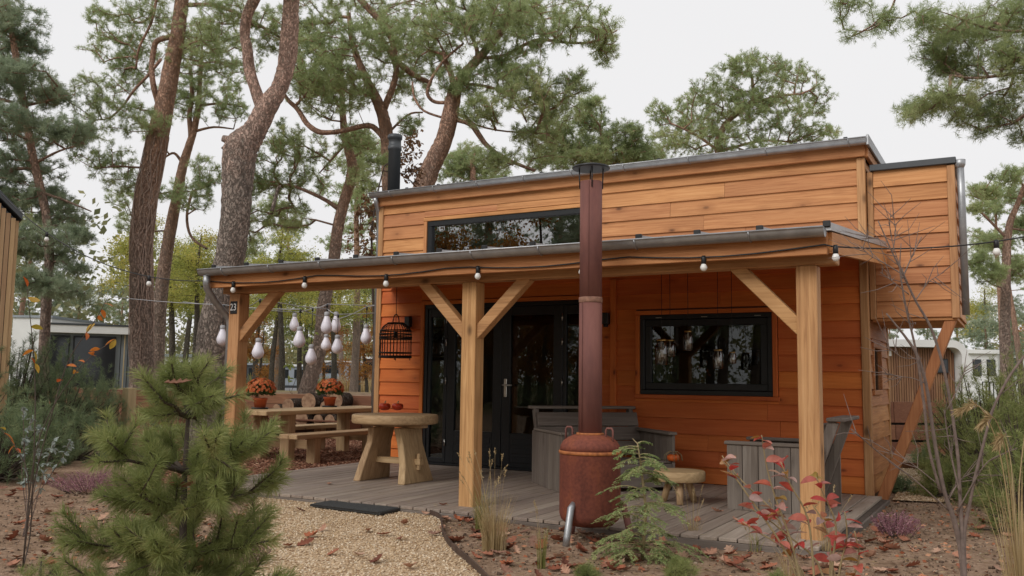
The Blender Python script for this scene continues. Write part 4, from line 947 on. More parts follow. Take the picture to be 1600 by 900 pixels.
# ================================================================== TREES AND PLANTS
def unit(v): return v/(np.linalg.norm(v, axis=-1, keepdims=True)+1e-12)
def grow(skel, att, step=.4, alpha=.30, r0=.006, jit=.06, rmax=.09, sides=5):
    """skel: list of (points, radii); att: (n,3) attraction points. returns MB with limbs, list of chains"""
    pos = []; par = []; plen = []; chains = []
    for pts, rad in skel:
        P = np.array(pts, float); b = len(pos); L = 0
        for i, p in enumerate(P):
            if i: L += np.linalg.norm(P[i]-P[i-1])
            k = 1 if i == 0 else max(1, int(np.linalg.norm(P[i]-P[i-1])/step))
            for s in range(k):
                q = P[i] if i == 0 else P[i-1]+(P[i]-P[i-1])*(s+1)/k
                pos.append(q); par.append(-1); plen.append(0.)
    ns = len(pos); pos = list(pos)
    A = np.array(att); S = np.array(pos)
    d0 = np.min(np.linalg.norm(A[:, None]-S[None], axis=2), axis=1); order = np.argsort(d0)
    buf = np.zeros((len(A)*12+ns, 3)); buf[:ns] = S; pl = np.zeros(len(buf)); cnt = ns
    parent = np.full(len(buf), -1); 
    for ai in order:
        p = A[ai]; D = p-buf[:cnt]; d = np.linalg.norm(D, axis=1)
        # prefer starting below / inwards: limbs rise
        cost = d+alpha*pl[:cnt]+np.maximum(0, -D[:, 2])*.5
        j = int(np.argmin(cost)); dist = d[j]; a = buf[j]
        k = int(min(10, max(1, round(dist/step)))); ch = [j]
        bend = rng.normal(size=3)*dist*.10+np.array([0, 0, -.10*dist])
        for s in range(1, k+1):
            t = s/k; q = a+(p-a)*t+bend*4*t*(1-t)*.6+(rng.normal(size=3)*jit*step if s < k else 0)
            buf[cnt] = q; parent[cnt] = ch[-1]; pl[cnt] = pl[ch[-1]]+dist/k; ch.append(cnt); cnt += 1
        chains.append(ch)
    w_ = np.zeros(cnt); ends = {c[-1] for c in chains}
    rad = np.full(cnt, 0.)
    e = 2.2
    for i in range(cnt-1, ns-1, -1):
        if rad[i] == 0: rad[i] = r0**e
        pj = parent[i]
        if pj >= ns: rad[pj] += rad[i]
    rad = np.minimum(rad**(1/e), rmax)
    mb = MB()
    for ch in chains:
        P = buf[ch]; r = rad[ch].copy(); r[0] = r[1]*1.15
        mb.tube(P, r, sides, False)
    return mb, [buf[c] for c in chains]
def shoots_from(chains, per=5, spread=.8, upb=.25, back=.6):
    P = []; Dd = []
    for c in chains:
        d = unit(c[-1]-c[max(0, len(c)-3)])
        for s in range(per):
            t = rng.random()**1.5*back; seg = c[-1]-(c[-1]-c[-2])*t if len(c) > 1 else c[-1]
            P.append(seg+rng.normal(size=3)*.035); Dd.append(unit(d*.7+rng.normal(size=3)*spread+np.array([0, 0, upb])))
    return np.array(P), np.array(Dd)
def needles(P, Dd, K, length, nl, nw, fwd=.75):
    """single-triangle needles set along each shoot"""
    n = len(P); P = np.repeat(P, K, 0); D = np.repeat(Dd, K, 0); t = rng.random((n*K, 1))
    s = unit(np.cross(D, rng.normal(size=(n*K, 3)))); dirn = unit(D*fwd*rng.uniform(.6, 1.3, (n*K, 1))+s)
    base = P+D*t*length; L = nl*rng.uniform(.7, 1.15, (n*K, 1)); wv = unit(np.cross(dirn, rng.normal(size=(n*K, 3))))*nw/2
    return np.stack([base-wv, base+wv, base+dirn*L], 1)
def leaves(P, Dd, size, asp=.6):
    n = len(P); D = unit(Dd); s = unit(np.cross(D, rng.normal(size=(n, 3)))); L = size*rng.uniform(.6, 1.2, (n, 1))
    return np.stack([P, P+D*L*.5+s*L*asp/2, P+D*L, P+D*L*.5-s*L*asp/2], 1)
def pads_pts(pads, D, n, dz=1.0, d0=0.):
    """pads (px,py,rx,ry[,depth offset]) in photo pixels at distance D -> points in real ellipsoids"""
    ar = np.array([(p[2]*p[3])**.8 for p in pads], float); cnt = np.maximum(3, (n*ar/ar.sum()).astype(int)); out = []
    for p, c in zip(pads, cnt):
        off = p[4] if len(p) > 4 else rng.uniform(-.5, .5)*d0
        C0 = at(p[0], p[1], D+off); rx, ry = p[2]*(D+off)/FPX, p[3]*(D+off)/FPX
        u = rng.normal(size=(c, 3)); u = unit(u)*(rng.random((c, 1))**(1/2.4))
        R0 = np.array([CR[0], CR[1], 0]); F0 = np.array([CF[0], CF[1], 0]); R0 /= np.linalg.norm(R0); F0 /= np.linalg.norm(F0)
        out.append(C0+u[:, :1]*R0*rx+u[:, 1:2]*F0*min(rx*dz, 2.2)+u[:, 2:]*np.array([0, 0, 1])*ry)
    return np.concatenate(out)
def trunk_mesh(mb, pts, rad, n=14, sub=6):
    P = np.array(pts, float); k = len(P); t = np.linspace(0, k-1, (k-1)*sub+1)
    Q = np.stack([np.interp(t, range(k), P[:, i]) for i in range(3)], 1); r = np.interp(t, range(k), rad)
    for _ in range(3): Q[1:-1] = (Q[:-2]+2*Q[1:-1]+Q[2:])/4; r[1:-1] = (r[:-2]+2*r[1:-1]+r[2:])/4
    mb.tube(Q, r, n, True, True, .05); return Q, r
def pxline(L, D):
    """[(px,py,width px[,depth offset])] -> points, radii at distance D"""
    pts = []; rad = []
    for q in L:
        d = D+(q[3] if len(q) > 3 else 0); pts.append(at(q[0], q[1], d)); rad.append(q[2]*.86*d/FPX/2)
    return pts, rad
def to_ground(p, r, dx=0, dy=0):
    z = float(gh(p[0]+dx, p[1]+dy)); return np.array((p[0]+dx, p[1]+dy, z-.15)), r
def pine(label, D, trunk, limbs, pads, natt, per=5, K=13, nl=.095, nw=.0082, bk='pine_bark', nmat='pine_needles', step=.42, group='tall Scots pines around the cabin', dz=1., d0=2., base=True, name='pine_tree', sh=.11, jit=.06, r0=.0075):
    tp, tr = pxline(trunk, D)
    if base:
        d = nrm(tp[0]-tp[1]); z0 = float(gh(tp[0][0], tp[0][1])); 
        if tp[0][2] > z0:
            drop = (tp[0][2]-z0); q = tp[0]+np.array([d[0], d[1], 0])*min(1, .25)*drop; q[2] = float(gh(q[0], q[1]))-.12
            tp = [q, q*.75+tp[0]*.25]+tp; tr = [tr[0]*1.45, tr[0]*1.15]+tr
    e = empty(name, tuple(tp[0]), label, 'pine tree', group)
    mb = MB(); Q, r = trunk_mesh(mb, tp, tr); skel = [(Q[len(Q)//3:], r)]
    for L in limbs:
        lp, lr = pxline(L, D); lp = [np.array(v)+(rng.normal(size=3)*.05 if 0 < j_ else 0) for j_, v in enumerate(lp)]; q2, r2 = trunk_mesh(mb, lp, [v*.82 for v in lr], 8, 4); skel.append((q2, r2))
    att = pads_pts(pads, D, int(natt*1.85), dz, d0); per = int(per*1.5); K = K+9
    gm, ch = grow(skel, att, step=step, jit=jit, r0=r0); mb.add(gm.v, gm.f, True); mb.build('trunk', MAT[bk], e)
    P, Dd = shoots_from(ch, per); soup('crown', needles(P, Dd, K, sh, nl, nw), 3, MAT[nmat], e)
    return e
# T1: the trunk wrapped in dead ivy
t1 = pine('tall leaning pine wrapped in dead ivy stems, left of the porch', 21.0,
     [(222, 600, 44), (221, 540, 41), (221, 470, 40), (220, 373, 40), (230, 298, 40), (247, 213, 37), (258, 160, 33), (268, 106, 30), (278, 53, 25), (284, 0, 25), (290, -60, 22), (300, -140, 16)],
     [[(288, 8, 11), (330, 9, 9), (370, 22, 8), (410, 42, 7), (440, 66, 5)], [(266, 58, 12), (248, 64, 12), (238, 78, 12), (236, 105, 12), (241, 132, 13), (252, 158, 14)],
      [(252, 92, 7), (235, 118, 7), (212, 140, 6), (190, 165, 5), (165, 186, 4), (148, 192, 3)], [(246, -10, 6), (236, 40, 6), (222, 80, 5), (216, 112, 4)], [(236, 262, 7), (215, 262, 5), (185, 256, 4), (150, 262, 3)]],
     [(180, 60, 60, 55), (150, 150, 45, 40), (210, 185, 60, 26), (165, 255, 60, 26), (135, 205, 40, 26), (215, 100, 40, 50), (150, 20, 26, 14), (320, 70, 70, 50), (350, 20, 60, 30), (420, 50, 40, 40), (200, 290, 40, 16), (240, 20, 50, 30), (300, -80, 120, 50)], 430, 5)
def ivy(e, L, D, n=46):
    tp, tr = pxline(L, D); tp = np.array(tp); mb = MB(); k = len(tp)
    T = np.linspace(0, k-1, 50)
    for i in range(n):
        a = rng.uniform(0, 2*math.pi); s0 = rng.uniform(0, k*.55); s1 = min(k-1, s0+rng.uniform(1, k*.8)); pts = []
        for t in np.linspace(s0, s1, int(10+4*(s1-s0))):
            c0 = np.array([np.interp(t, range(k), tp[:, j]) for j in range(3)]); r = np.interp(t, range(k), tr)+.005
            a += rng.normal()*.16; pts.append(c0+r*np.array([math.cos(a), math.sin(a), 0]))
        mb.tube(pts, rng.uniform(.005, .013), 4, False)
    mb.build('ivy_stem', MAT['ivy_dead'], e)
ivy(t1, [(222, 612, 44), (221, 540, 42), (221, 470, 41), (220, 373, 41), (230, 298, 41), (247, 213, 38)], 21.0)
# T2: thick forked pine with broken stub
t2 = pine('thickest forked pine with a broken stub, behind the porch corner', 14.0,
     [(330, 560, 62), (338, 500, 58), (350, 440, 54), (360, 400, 52), (368, 340, 54), (371, 290, 55), (373, 250, 61), (377, 228, 62), (396, 208, 44), (406, 190, 40), (416, 168, 40), (436, 140, 30), (446, 110, 31), (451, 80, 33), (453, 40, 31), (455, 0, 28), (458, -80, 24), (470, -160, 16)],
     [[(358, 240, 44), (356, 226, 30), (352, 219, 14)], [(412, 175, 30), (402, 140, 25), (394, 105, 25), (384, 75, 23), (386, 55, 22), (398, 28, 23), (412, 0, 24), (424, -40, 20), (430, -120, 14)], [(425, 330, 9), (440, 290, 7), (452, 286, 5)]],
     [(420, -90, 160, 60), (500, -60, 90, 40), (330, -60, 90, 40)], 110, 5, bk='pine_bark_grey')
# T3
pine('slender forked pine between the two thick trunks', 25.0,
     [(246, 520, 27), (250, 470, 25), (258, 410, 23), (266, 360, 21), (276, 310, 19), (284, 265, 17), (292, 238, 15), (303, 205, 12), (310, 170, 11), (312, 130, 8), (316, 80, 6)],
     [[(290, 240, 12), (298, 215, 11), (294, 190, 11), (296, 150, 10), (296, 110, 7)], [(305, 205, 7), (330, 200, 5), (365, 202, 3)], [(300, 300, 6), (292, 340, 6), (300, 370, 6), (325, 395, 5)], [(285, 255, 7), (270, 240, 6), (255, 246, 4)], [(312, 165, 6), (345, 158, 5), (375, 160, 3)]],
     [(320, 130, 60, 60), (300, 60, 60, 50), (355, 160, 46, 30), (260, 300, 46, 24), (240, 200, 20, 30), (330, 270, 40, 26), (310, 310, 40, 30), (370, 90, 40, 50), (190, 310, 24, 18), (195, 345, 26, 16), (280, 150, 40, 40)], 330, 5)
# T4
pine('pine with a curved bare trunk left of the roof flue', 23.0,
     [(478, 618, 32), (486, 587, 28), (498, 551, 26), (503, 515, 25), (505, 480, 24), (515, 435, 22), (523, 400, 21), (527, 360, 21), (536, 320, 20), (546, 290, 20), (552, 262, 19), (545, 235, 16), (538, 210, 14), (535, 170, 11), (534, 130, 9), (532, 90, 6)],
     [[(528, 326, 11), (512, 314, 9), (490, 304, 8), (468, 300, 7), (448, 288, 5)], [(546, 250, 6), (566, 238, 5), (590, 225, 4)], [(540, 225, 6), (520, 250, 5), (500, 270, 3)]],
     [(480, 250, 60, 46), (440, 225, 40, 40), (520, 150, 60, 50), (430, 290, 50, 26), (450, 330, 46, 20), (400, 345, 40, 22), (560, 215, 40, 26), (570, 275, 26, 22), (500, 100, 60, 50), (395, 270, 40, 34), (380, 380, 30, 20), (455, 350, 40, 12)], 400, 5, step=.38)
# T5
pine('reddish pine with a long sideways limb directly behind the roof flue', 20.0,
     [(610, 420, 26), (608, 340, 25), (607, 290, 24), (606, 240, 24), (604, 205, 24), (598, 178, 22), (585, 148, 18), (572, 124, 15), (560, 95, 12), (548, 60, 9), (545, 20, 7)],
     [[(606, 222, 15), (592, 206, 13), (570, 200, 12), (545, 202, 11), (515, 208, 11), (495, 203, 12), (480, 186, 12), (466, 165, 11), (452, 148, 9), (440, 140, 6)], [(600, 170, 16), (612, 140, 14), (622, 110, 13), (612, 85, 11), (600, 62, 9)],
      [(545, -20, 13), (575, 15, 15), (602, 42, 15), (613, 70, 15), (618, 95, 14), (645, 112, 13), (672, 128, 9)], [(592, 240, 5), (590, 260, 4)], [(600, 215, 6), (640, 178, 5), (658, 170, 4)]],
     [(560, 60, 90, 55), (500, 100, 60, 50), (620, 60, 60, 50), (640, 130, 46, 34), (560, 140, 46, 34), (470, 40, 60, 40), (480, 130, 46, 36), (600, 0, 110, 30), (590, 250, 24, 16), (640, 200, 24, 16), (520, -40, 120, 30), (570, 290, 20, 16)], 460, 5)
# T6
pine('big spreading pine leaning right behind the cabin roof', 18.0,
     [(640, 380, 42), (652, 320, 40), (664, 285, 37), (676, 255, 34), (692, 225, 32), (702, 190, 31), (707, 160, 28), (711, 138, 26), (728, 112, 18), (748, 92, 16), (768, 68, 14), (790, 40, 13), (815, 8, 12), (840, -30, 8)],
     [[(709, 150, 16), (706, 120, 14), (698, 95, 12), (690, 78, 8)], [(745, 95, 11), (748, 72, 10), (735, 50, 8), (740, 20, 6)], [(740, 90, 8), (790, 85, 8), (820, 70, 8), (845, 64, 8), (885, 70, 6), (930, 62, 5), (965, 50, 3)],
      [(712, 130, 7), (760, 130, 7), (800, 152, 6), (830, 190, 4)], [(705, 175, 8), (740, 190, 7), (760, 215, 7), (765, 235, 5), (790, 262, 3)], [(700, 186, 9), (735, 192, 11), (755, 220, 11), (785, 248, 9), (830, 268, 7)],
      [(704, 160, 9), (675, 162, 8), (662, 150, 8), (664, 130, 7), (690, 95, 6), (720, 65, 5)], [(700, 186, 6), (665, 178, 5), (645, 155, 5), (640, 130, 4)], [(715, 185, 5), (770, 200, 4), (850, 208, 3)]],
     [(800, 40, 90, 46), (900, 40, 70, 28), (940, 62, 40, 16), (945, 88, 22, 14), (760, 20, 80, 40), (690, 40, 60, 46), (830, 140, 60, 40), (860, 170, 50, 34), (790, 110, 60, 40), (900, 130, 26, 22), (760, 170, 40, 30), (670, 90, 46, 34), (770, 250, 40, 20), (840, 220, 46, 30), (820, 0, 120, 30), (720, 130, 40, 30)], 560, 5)
# T7 crowns behind the roof
pine('broad crowned pine showing above the roof ridge on the right', 27.0,
     [(1120, 420, 24), (1130, 320, 22), (1128, 260, 18), (1120, 220, 13), (1135, 190, 10), (1178, 158, 7), (1175, 120, 5)],
     [[(1128, 240, 7), (1090, 212, 6), (1050, 195, 4)], [(1130, 235, 7), (1190, 218, 6), (1230, 222, 4)], [(1165, 168, 7), (1210, 148, 6), (1250, 150, 4)]],
     [(1180, 115, 50, 32), (1120, 140, 50, 24), (1240, 125, 50, 26), (1280, 160, 26, 24), (1080, 165, 40, 22), (1060, 195, 46, 24), (1140, 190, 60, 34), (1220, 190, 60, 34), (1270, 215, 40, 22), (1100, 225, 60, 26), (1180, 235, 60, 20), (1180, 92, 20, 14), (1030, 175, 20, 18), (1296, 205, 18, 12), (1035, 225, 36, 24), (1010, 245, 34, 16), (1150, 105, 30, 16), (1215, 105, 26, 14), (1160, 160, 60, 30), (1200, 165, 60, 26), (1100, 195, 50, 20)], 640, 5, K=13)
pine('lower pine crown peeking above the roof behind the stove flue', 24.0,
     [(930, 420, 26), (940, 330, 22), (945, 280, 18), (950, 250, 12), (940, 215, 8)], [[(945, 262, 7), (985, 245, 6), (1010, 255, 4)], [(945, 262, 7), (905, 240, 6), (880, 230, 4)]],
     [(920, 180, 34, 28), (900, 215, 50, 34), (960, 220, 46, 30), (870, 235, 50, 26), (1000, 235, 40, 24), (930, 250, 70, 16), (850, 255, 40, 14), (1020, 255, 24, 12), (925, 160, 16, 12), (985, 205, 26, 16), (860, 200, 34, 22), (900, 245, 60, 18), (960, 245, 60, 18)], 460, 5, K=13)
pine('small far pine crown between the roof flue and the leaning pine', 32.0, [(745, 420, 20), (742, 340, 18), (740, 290, 14), (738, 250, 8)], [],
     [(715, 255, 34, 24), (760, 265, 40, 22), (735, 240, 34, 18), (720, 275, 46, 14), (780, 285, 30, 12)], 200, 6, K=14)
# T8 near tree at the top right: trunk stands outside the frame
pine('near pine reaching its boughs in from the top right corner', 11.0,
     [(2050, 640, 60), (2040, 400, 54), (2020, 200, 46), (1990, 0, 40), (1960, -200, 34), (1930, -420, 24)],
     [[(2010, 60, 22), (1850, 100, 16), (1700, 118, 11), (1600, 125, 8), (1535, 130, 6), (1480, 132, 4)], [(1990, -20, 22), (1840, 10, 14), (1680, 40, 9), (1560, 42, 6), (1480, 30, 4)], [(1980, -60, 18), (1800, -60, 12), (1560, -50, 8), (1400, -20, 5), (1390, 25, 4), (1365, 48, 3), (1335, 58, 2)], [(1840, 100, 10), (1700, 170, 7), (1600, 185, 4)]],
     [(1540, 40, 70, 34), (1480, 60, 60, 40), (1450, 30, 30, 22), (1590, 90, 40, 50), (1530, 100, 60, 30), (1490, 145, 46, 14), (1450, 165, 40, 12), (1425, 178, 18, 8), (1560, 160, 50, 24), (1570, 190, 30, 20), (1500, 190, 22, 12), (1540, 205, 16, 10), (1330, 6, 34, 12), (1312, 26, 8, 6), (1378, 42, 22, 9), (1335, 58, 16, 5), (1600, 20, 60, 34), (1460, 95, 30, 16), (1590, 215, 12, 14), (1680, 90, 80, 70), (1800, 60, 90, 80), (1700, -60, 160, 60), (1440, 172, 44, 8), (1480, 160, 50, 9), (1520, 178, 50, 12), (1480, 110, 40, 18), (1420, 182, 20, 5), (1385, 30, 16, 14)], 700, 4, K=14, nl=.07, nw=.005, sh=.10, step=.22, dz=.8, d0=1.2, r0=.0045)
# T9 right edge
pine('tall pine at the right edge beyond the side box downpipe', 25.0,
     [(1572, 600, 20), (1570, 520, 18), (1572, 440, 16), (1573, 380, 14), (1578, 345, 12), (1590, 320, 9), (1600, 290, 7)],
     [[(1573, 372, 7), (1555, 345, 6), (1535, 332, 5), (1518, 335, 3)], [(1572, 450, 5), (1550, 440, 4), (1525, 420, 3)]],
     [(1580, 275, 34, 14), (1545, 300, 34, 12), (1600, 305, 40, 20), (1530, 325, 20, 10), (1540, 380, 24, 14), (1525, 410, 24, 22), (1550, 430, 26, 16), (1620, 350, 40, 34), (1600, 420, 26, 24)], 260, 5)
# T10 left edge
pine('full bushy pine filling the left edge behind the slatted hut', 19.0,
     [(66, 600, 20), (70, 520, 18), (73, 460, 18), (78, 400, 16), (72, 330, 15), (52, 250, 14), (36, 160, 13), (20, 60, 11), (8, -30, 8)],
     [[(72, 380, 6), (50, 365, 5), (30, 372, 4)], [(55, 255, 7), (90, 235, 5), (130, 225, 3)], [(40, 165, 7), (75, 150, 5), (100, 148, 3)], [(62, 300, 7), (100, 310, 5), (140, 330, 3)], [(20, 160, 7), (-40, 150, 6)]],
     [(20, 30, 50, 40), (40, 75, 34, 18), (45, 140, 70, 24), (80, 150, 34, 16), (30, 110, 50, 20), (60, 210, 80, 24), (110, 205, 40, 22), (30, 260, 70, 26), (60, 310, 60, 26), (100, 340, 46, 20), (80, 370, 60, 18), (40, 390, 46, 20), (100, 405, 30, 16), (60, 440, 50, 20), (120, 425, 24, 10), (100, 455, 40, 14), (10, 190, 60, 30), (-40, 100, 70, 90), (-30, 300, 60, 90), (125, 365, 22, 9)], 700, 6, K=14, nmat='pine_needles_blue')

# ---- prototypes for the background wood, then copies
def proto_tree(name, label, cat, H, trunk_r, pads, natt, per, kind, mat, bk, lean=.4, leaf=.10, group=None):
    e = empty(name, (0, 0, 0), label, cat, group); mb = MB()
    T = [(0, 0, -.3), (lean*.2, .1, H*.2), (lean*.6, .0, H*.45), (lean, -.2, H*.7), (lean*.8, 0, H*.92)]
    Q, r = trunk_mesh(mb, T, [trunk_r*1.3, trunk_r, trunk_r*.85, trunk_r*.55, trunk_r*.2], 10, 5)
    A = []
    ar = np.array([p[3]*p[4] for p in pads]); cn = (natt*ar/ar.sum()).astype(int)+3
    for p, c in zip(pads, cn):
        u = unit(rng.normal(size=(c, 3)))*(rng.random((c, 1))**.42); A.append(np.array(p[:3])+u*np.array([p[3], p[3], p[4]]))
    gm, ch = grow([(Q[4:], r)], np.concatenate(A), step=.6, r0=.008); mb.add(gm.v, gm.f, True); mb.build('trunk', MAT[bk], e)
    P, Dd = shoots_from(ch, per, 1.0, .1, 1.0)
    if kind == 'needle': soup('crown', needles(P, Dd, 16, .22, .17, .026), 3, MAT[mat], e)
    else:
        m = 9; P2 = np.repeat(P, m, 0)+rng.normal(size=(len(P)*m, 3))*.17; soup('crown', leaves(P2, rng.normal(size=P2.shape)+np.array([0, 0, -.3]), leaf), 4, MAT[mat], e)
    return e
def rp(n, z0, z1, R, seed):
    r = np.random.default_rng(seed); out = []
    for i in range(n):
        z = r.uniform(z0, z1); k = 1-.55*(z-z0)/(z1-z0); a = r.uniform(0, 6.28); d = r.uniform(.2, 1)*R*k; out.append((d*math.cos(a), d*math.sin(a), z, r.uniform(.8, 1.5)*R/2.6, r.uniform(.5, .9)*R/3))
    return out
GB = 'trees of the background wood'
p_y = proto_tree('deciduous_tree', None, 'tree', 9, .16, rp(11, 2.4, 8.6, 2.6, 1), 230, 5, 'leaf', 'leaf_yellowgreen', 'grey_bark')
p_g = proto_tree('deciduous_tree', None, 'tree', 10, .17, rp(11, 3, 9.5, 2.7, 2), 230, 5, 'leaf', 'leaf_green', 'grey_bark')
p_o = proto_tree('deciduous_tree', None, 'tree', 5.5, .09, rp(8, 1.4, 5.2, 1.7, 3), 150, 5, 'leaf', 'leaf_orange', 'grey_bark')
p_p = proto_tree('pine_tree', None, 'pine tree', 14, .19, rp(12, 7.5, 13.5, 2.7, 4), 260, 6, 'needle', 'pine_needles', 'pine_bark', .7)
p_q = proto_tree('pine_tree', None, 'pine tree', 11, .20, rp(13, 3.0, 10.6, 2.9, 5), 300, 6, 'needle', 'pine_needles_blue', 'pine_bark', -.5)
_used = set()
def place(p, px_, D, sc=1., rz=None, label=None, group=GB, xy=None):
    if xy is None: q = at(px_, 590, D); xy = (q[0], q[1])
    o = p if p.name not in _used else copy_tree(p)
    _used.add(p.name)
    o.location = (xy[0], xy[1], float(gh(*xy))); o.rotation_euler = (0, 0, rng.uniform(0, 6.28) if rz is None else rz); o.scale = (sc, sc, sc*rng.uniform(.92, 1.1))
    tag(o, label, None, group); return o
BANDS = [(45, 'at the far left edge beyond the slatted hut'), (140, 'beyond the grey mobile home on the left'), (235, 'behind the ivy wrapped trunk'), (320, 'between the ivy wrapped trunk and the forked pine'),
         (390, 'behind the left porch post'), (450, 'under the left brace, behind the bulb lamps'), (500, 'behind the middle bulb lamps'), (550, 'behind the tight lamp cluster'), (600, 'beside the house corner'),
         (900, 'mostly hidden by the cabin'), (1480, 'beyond the rounded cabin on the right'), (1560, 'beyond the white caravans on the right'), (9999, 'at the right edge')]
SETS = [(p_y, 'yellow green leafy tree', ((205, 33, .72), (300, 30, .66), (265, 42, .95), (440, 34, .72), (520, 40, .8), (560, 55, 1.0), (400, 58, 1.0), (345, 36, .7), (480, 62, 1.1), (1540, 60, .9), (290, 55, 1.1), (425, 44, .8))),
        (p_g, 'green leafy tree', ((330, 46, .85), (470, 46, .75), (590, 48, .9), (380, 70, 1.2), (620, 70, 1.1), (150, 70, .8))),
        (p_o, 'small orange leaved tree', ((402, 50, .8), (575, 44, .9), (505, 70, 1.2), (160, 80, 1.), (1590, 55, .9))),
        (p_p, 'tall bare stemmed pine', ((552, 42, .9), (430, 62, 1.), (20, 60, 1.0), (535, 80, 1.1), (1565, 42, .75), (1597, 34, .6), (640, 60, 1.0), (840, 45, .75))),
        (p_q, 'dense low crowned pine', ((120, 60, .75), (60, 52, .72), (20, 80, 1.), (190, 90, 1.0), (1535, 50, .5), (1580, 46, .5), (1505, 62, .6), (1450, 70, .62), (1390, 66, .6), (330, 85, .9), (100, 95, .9), (1610, 70, .8)))]
for p, kind_, lst in SETS:
    bd = lambda x_: next(b for lim, b in BANDS if x_ < lim)
    for (px_, D, sc) in lst:
        mates = sorted(d for (x_, d, _) in lst if bd(x_) == bd(px_)); r_ = mates.index(D); n_ = len(mates)
        pre = '' if n_ == 1 else (('nearer ', 'farther ')[r_] if n_ == 2 else ('nearest ', 'middle ', 'farthest ')[r_])
        place(p, px_, D, sc, None, pre+kind_+' '+bd(px_))
# trees across the lane, behind the photographer: they show in the window panes
MK = {id(p_p): 'tall pine', id(p_q): 'dense pine', id(p_o): 'orange leaved tree', id(p_g): 'green leafy tree', id(p_y): 'yellow green tree'}
for (x_, y_, s_, p) in ((-12, -19, .9, p_p), (-15, -22, .95, p_q), (-18, -19, .9, p_o), (-21, -24, 1.1, p_p), (-24, -20, 1., p_q), (-10, -26, 1.0, p_q), (-17, -30, 1.1, p_q), (-27, -27, 1.1, p_p), (-7, -21, .8, p_y), (-4, -28, 1., p_q), (-13, -34, 1.2, p_g), (-22, -34, 1.3, p_q), (-9, -36, 1.2, p_q), (-14, -17, .9, p_o), (-30, -33, 1.2, p_q), (2, -30, 1., p_p), (-5, -17, .7, p_g), (-19.5, -27, 1.3, p_o), (-13, -21, 1.15, p_q), (-16.5, -20, 1.6, p_o), (-19, -22, 1.2, p_q), (-22, -20, 1.7, p_o), (-25, -24, 1.25, p_q), (-11, -23, 1.2, p_q), (-14.5, -25, 1.2, p_g), (-23, -28, 1.4, p_g), (-8, -24, 1.1, p_q), (-28, -22, 1.2, p_q)):
    place(p, 0, 0, s_, None, MK[id(p)]+' across the lane, mirrored in the window panes', 'trees mirrored in the windows', (x_, y_))
# brown leaved young tree beside the flue
e = empty('deciduous_tree', tuple(onZ(600, 660, -.07)), 'sparse brown leaved young tree behind the house corner', 'tree')
e.location = Vector((*at(580, 590, 15.5)[:2], -.07)); D = 15.5
tp, tr = pxline([(585, 520, 5), (582, 440, 5), (580, 360, 4), (590, 300, 3), (600, 260, 2)], D); tp = [np.array((tp[0][0], tp[0][1], -.1))]+tp; tr = [tr[0]*1.2]+tr
mb = MB(); Q, r = trunk_mesh(mb, tp, tr, 7)
gm, ch = grow([(Q, r)], pads_pts([(565, 385, 26, 40), (575, 320, 22, 30), (640, 250, 22, 40), (645, 215, 14, 22), (590, 360, 20, 50), (650, 275, 20, 16), (560, 340, 10, 20)], D, 150, .8, .4), step=.25, r0=.004); mb.add(gm.v, gm.f, True); mb.build('trunk', MAT['twig_dark'], e)
P, Dd = shoots_from(ch, 6, 1., -.2, 1.); soup('crown', leaves(P, Dd+np.array([0, 0, -.6]), .09, .55), 4, MAT['leaf_brown'], e)
# distant wood closing the horizon
def far_wood():
    P = []
    for i in range(1700):      # the wood goes on round the camp
        a = rng.uniform(2.4, 5.4); r = rng.uniform(48, 80); P.append((-5+r*math.cos(a), -6+r*math.sin(a), rng.random()**1.2*11))
    for (x0, x1, n) in ((-300, 680, 2600), (1330, 1900, 1400)):
        for i in range(n):
            q = at(rng.uniform(x0, x1), 590, rng.uniform(105, 150)); h = rng.random()**1.3*(7+2.5*math.sin(q[0]*.13)+1.5*math.sin(q[0]*.41)); P.append((q[0], q[1], h))
    P = np.array(P); m = 26; Q = np.repeat(P, m, 0)+rng.normal(size=(len(P)*m, 3))*np.array([.9, .9, .6]); Q[:, 2] = np.maximum(Q[:, 2], 0)
    tag(soup('distant_wood', leaves(Q, rng.normal(size=Q.shape), .55), 4, MAT['leaf_far']), 'far muted tree line closing the horizon behind the caravans', 'wood', kind='stuff')
leafmat('leaf_far', [(.1, (.15, .165, .085)), (.5, (.26, .25, .12)), (.8, (.38, .31, .15)), (1., (.40, .27, .14))], nscale=.06, mixrand=.4)
far_wood()

# ---- young pines: whorled shoots thick with long needles
def needle_shoot(P0, P1, n, nl, nw, fwd=.9):
    """needles along the segment P0-P1"""
    P0 = np.asarray(P0); P1 = np.asarray(P1); L = np.linalg.norm(P1-P0); D = unit(P1-P0)
    t = rng.random((n, 1)); Dd = np.repeat(D[None], n, 0); s = unit(np.cross(Dd, rng.normal(size=(n, 3))))
    dirn = unit(Dd*fwd*rng.uniform(.5, 1.5, (n, 1))*(.7+.7*t)+s+np.array([0, 0, -.06])); l_ = nl*rng.uniform(.75, 1.12, (n, 1))
    b = P0+(P1-P0)*t; wv = unit(np.cross(dirn, rng.normal(size=(n, 3))))*nw/2; bend = np.array([0, 0, -.10])*l_
    m = b+dirn*l_*.55; tip = b+dirn*l_+bend
    return np.concatenate([np.stack([b-wv*.8, b+wv*.8, m+wv], 1), np.stack([b-wv*.8, m+wv, m-wv], 1), np.stack([m-wv, m+wv, tip], 1)], 0)
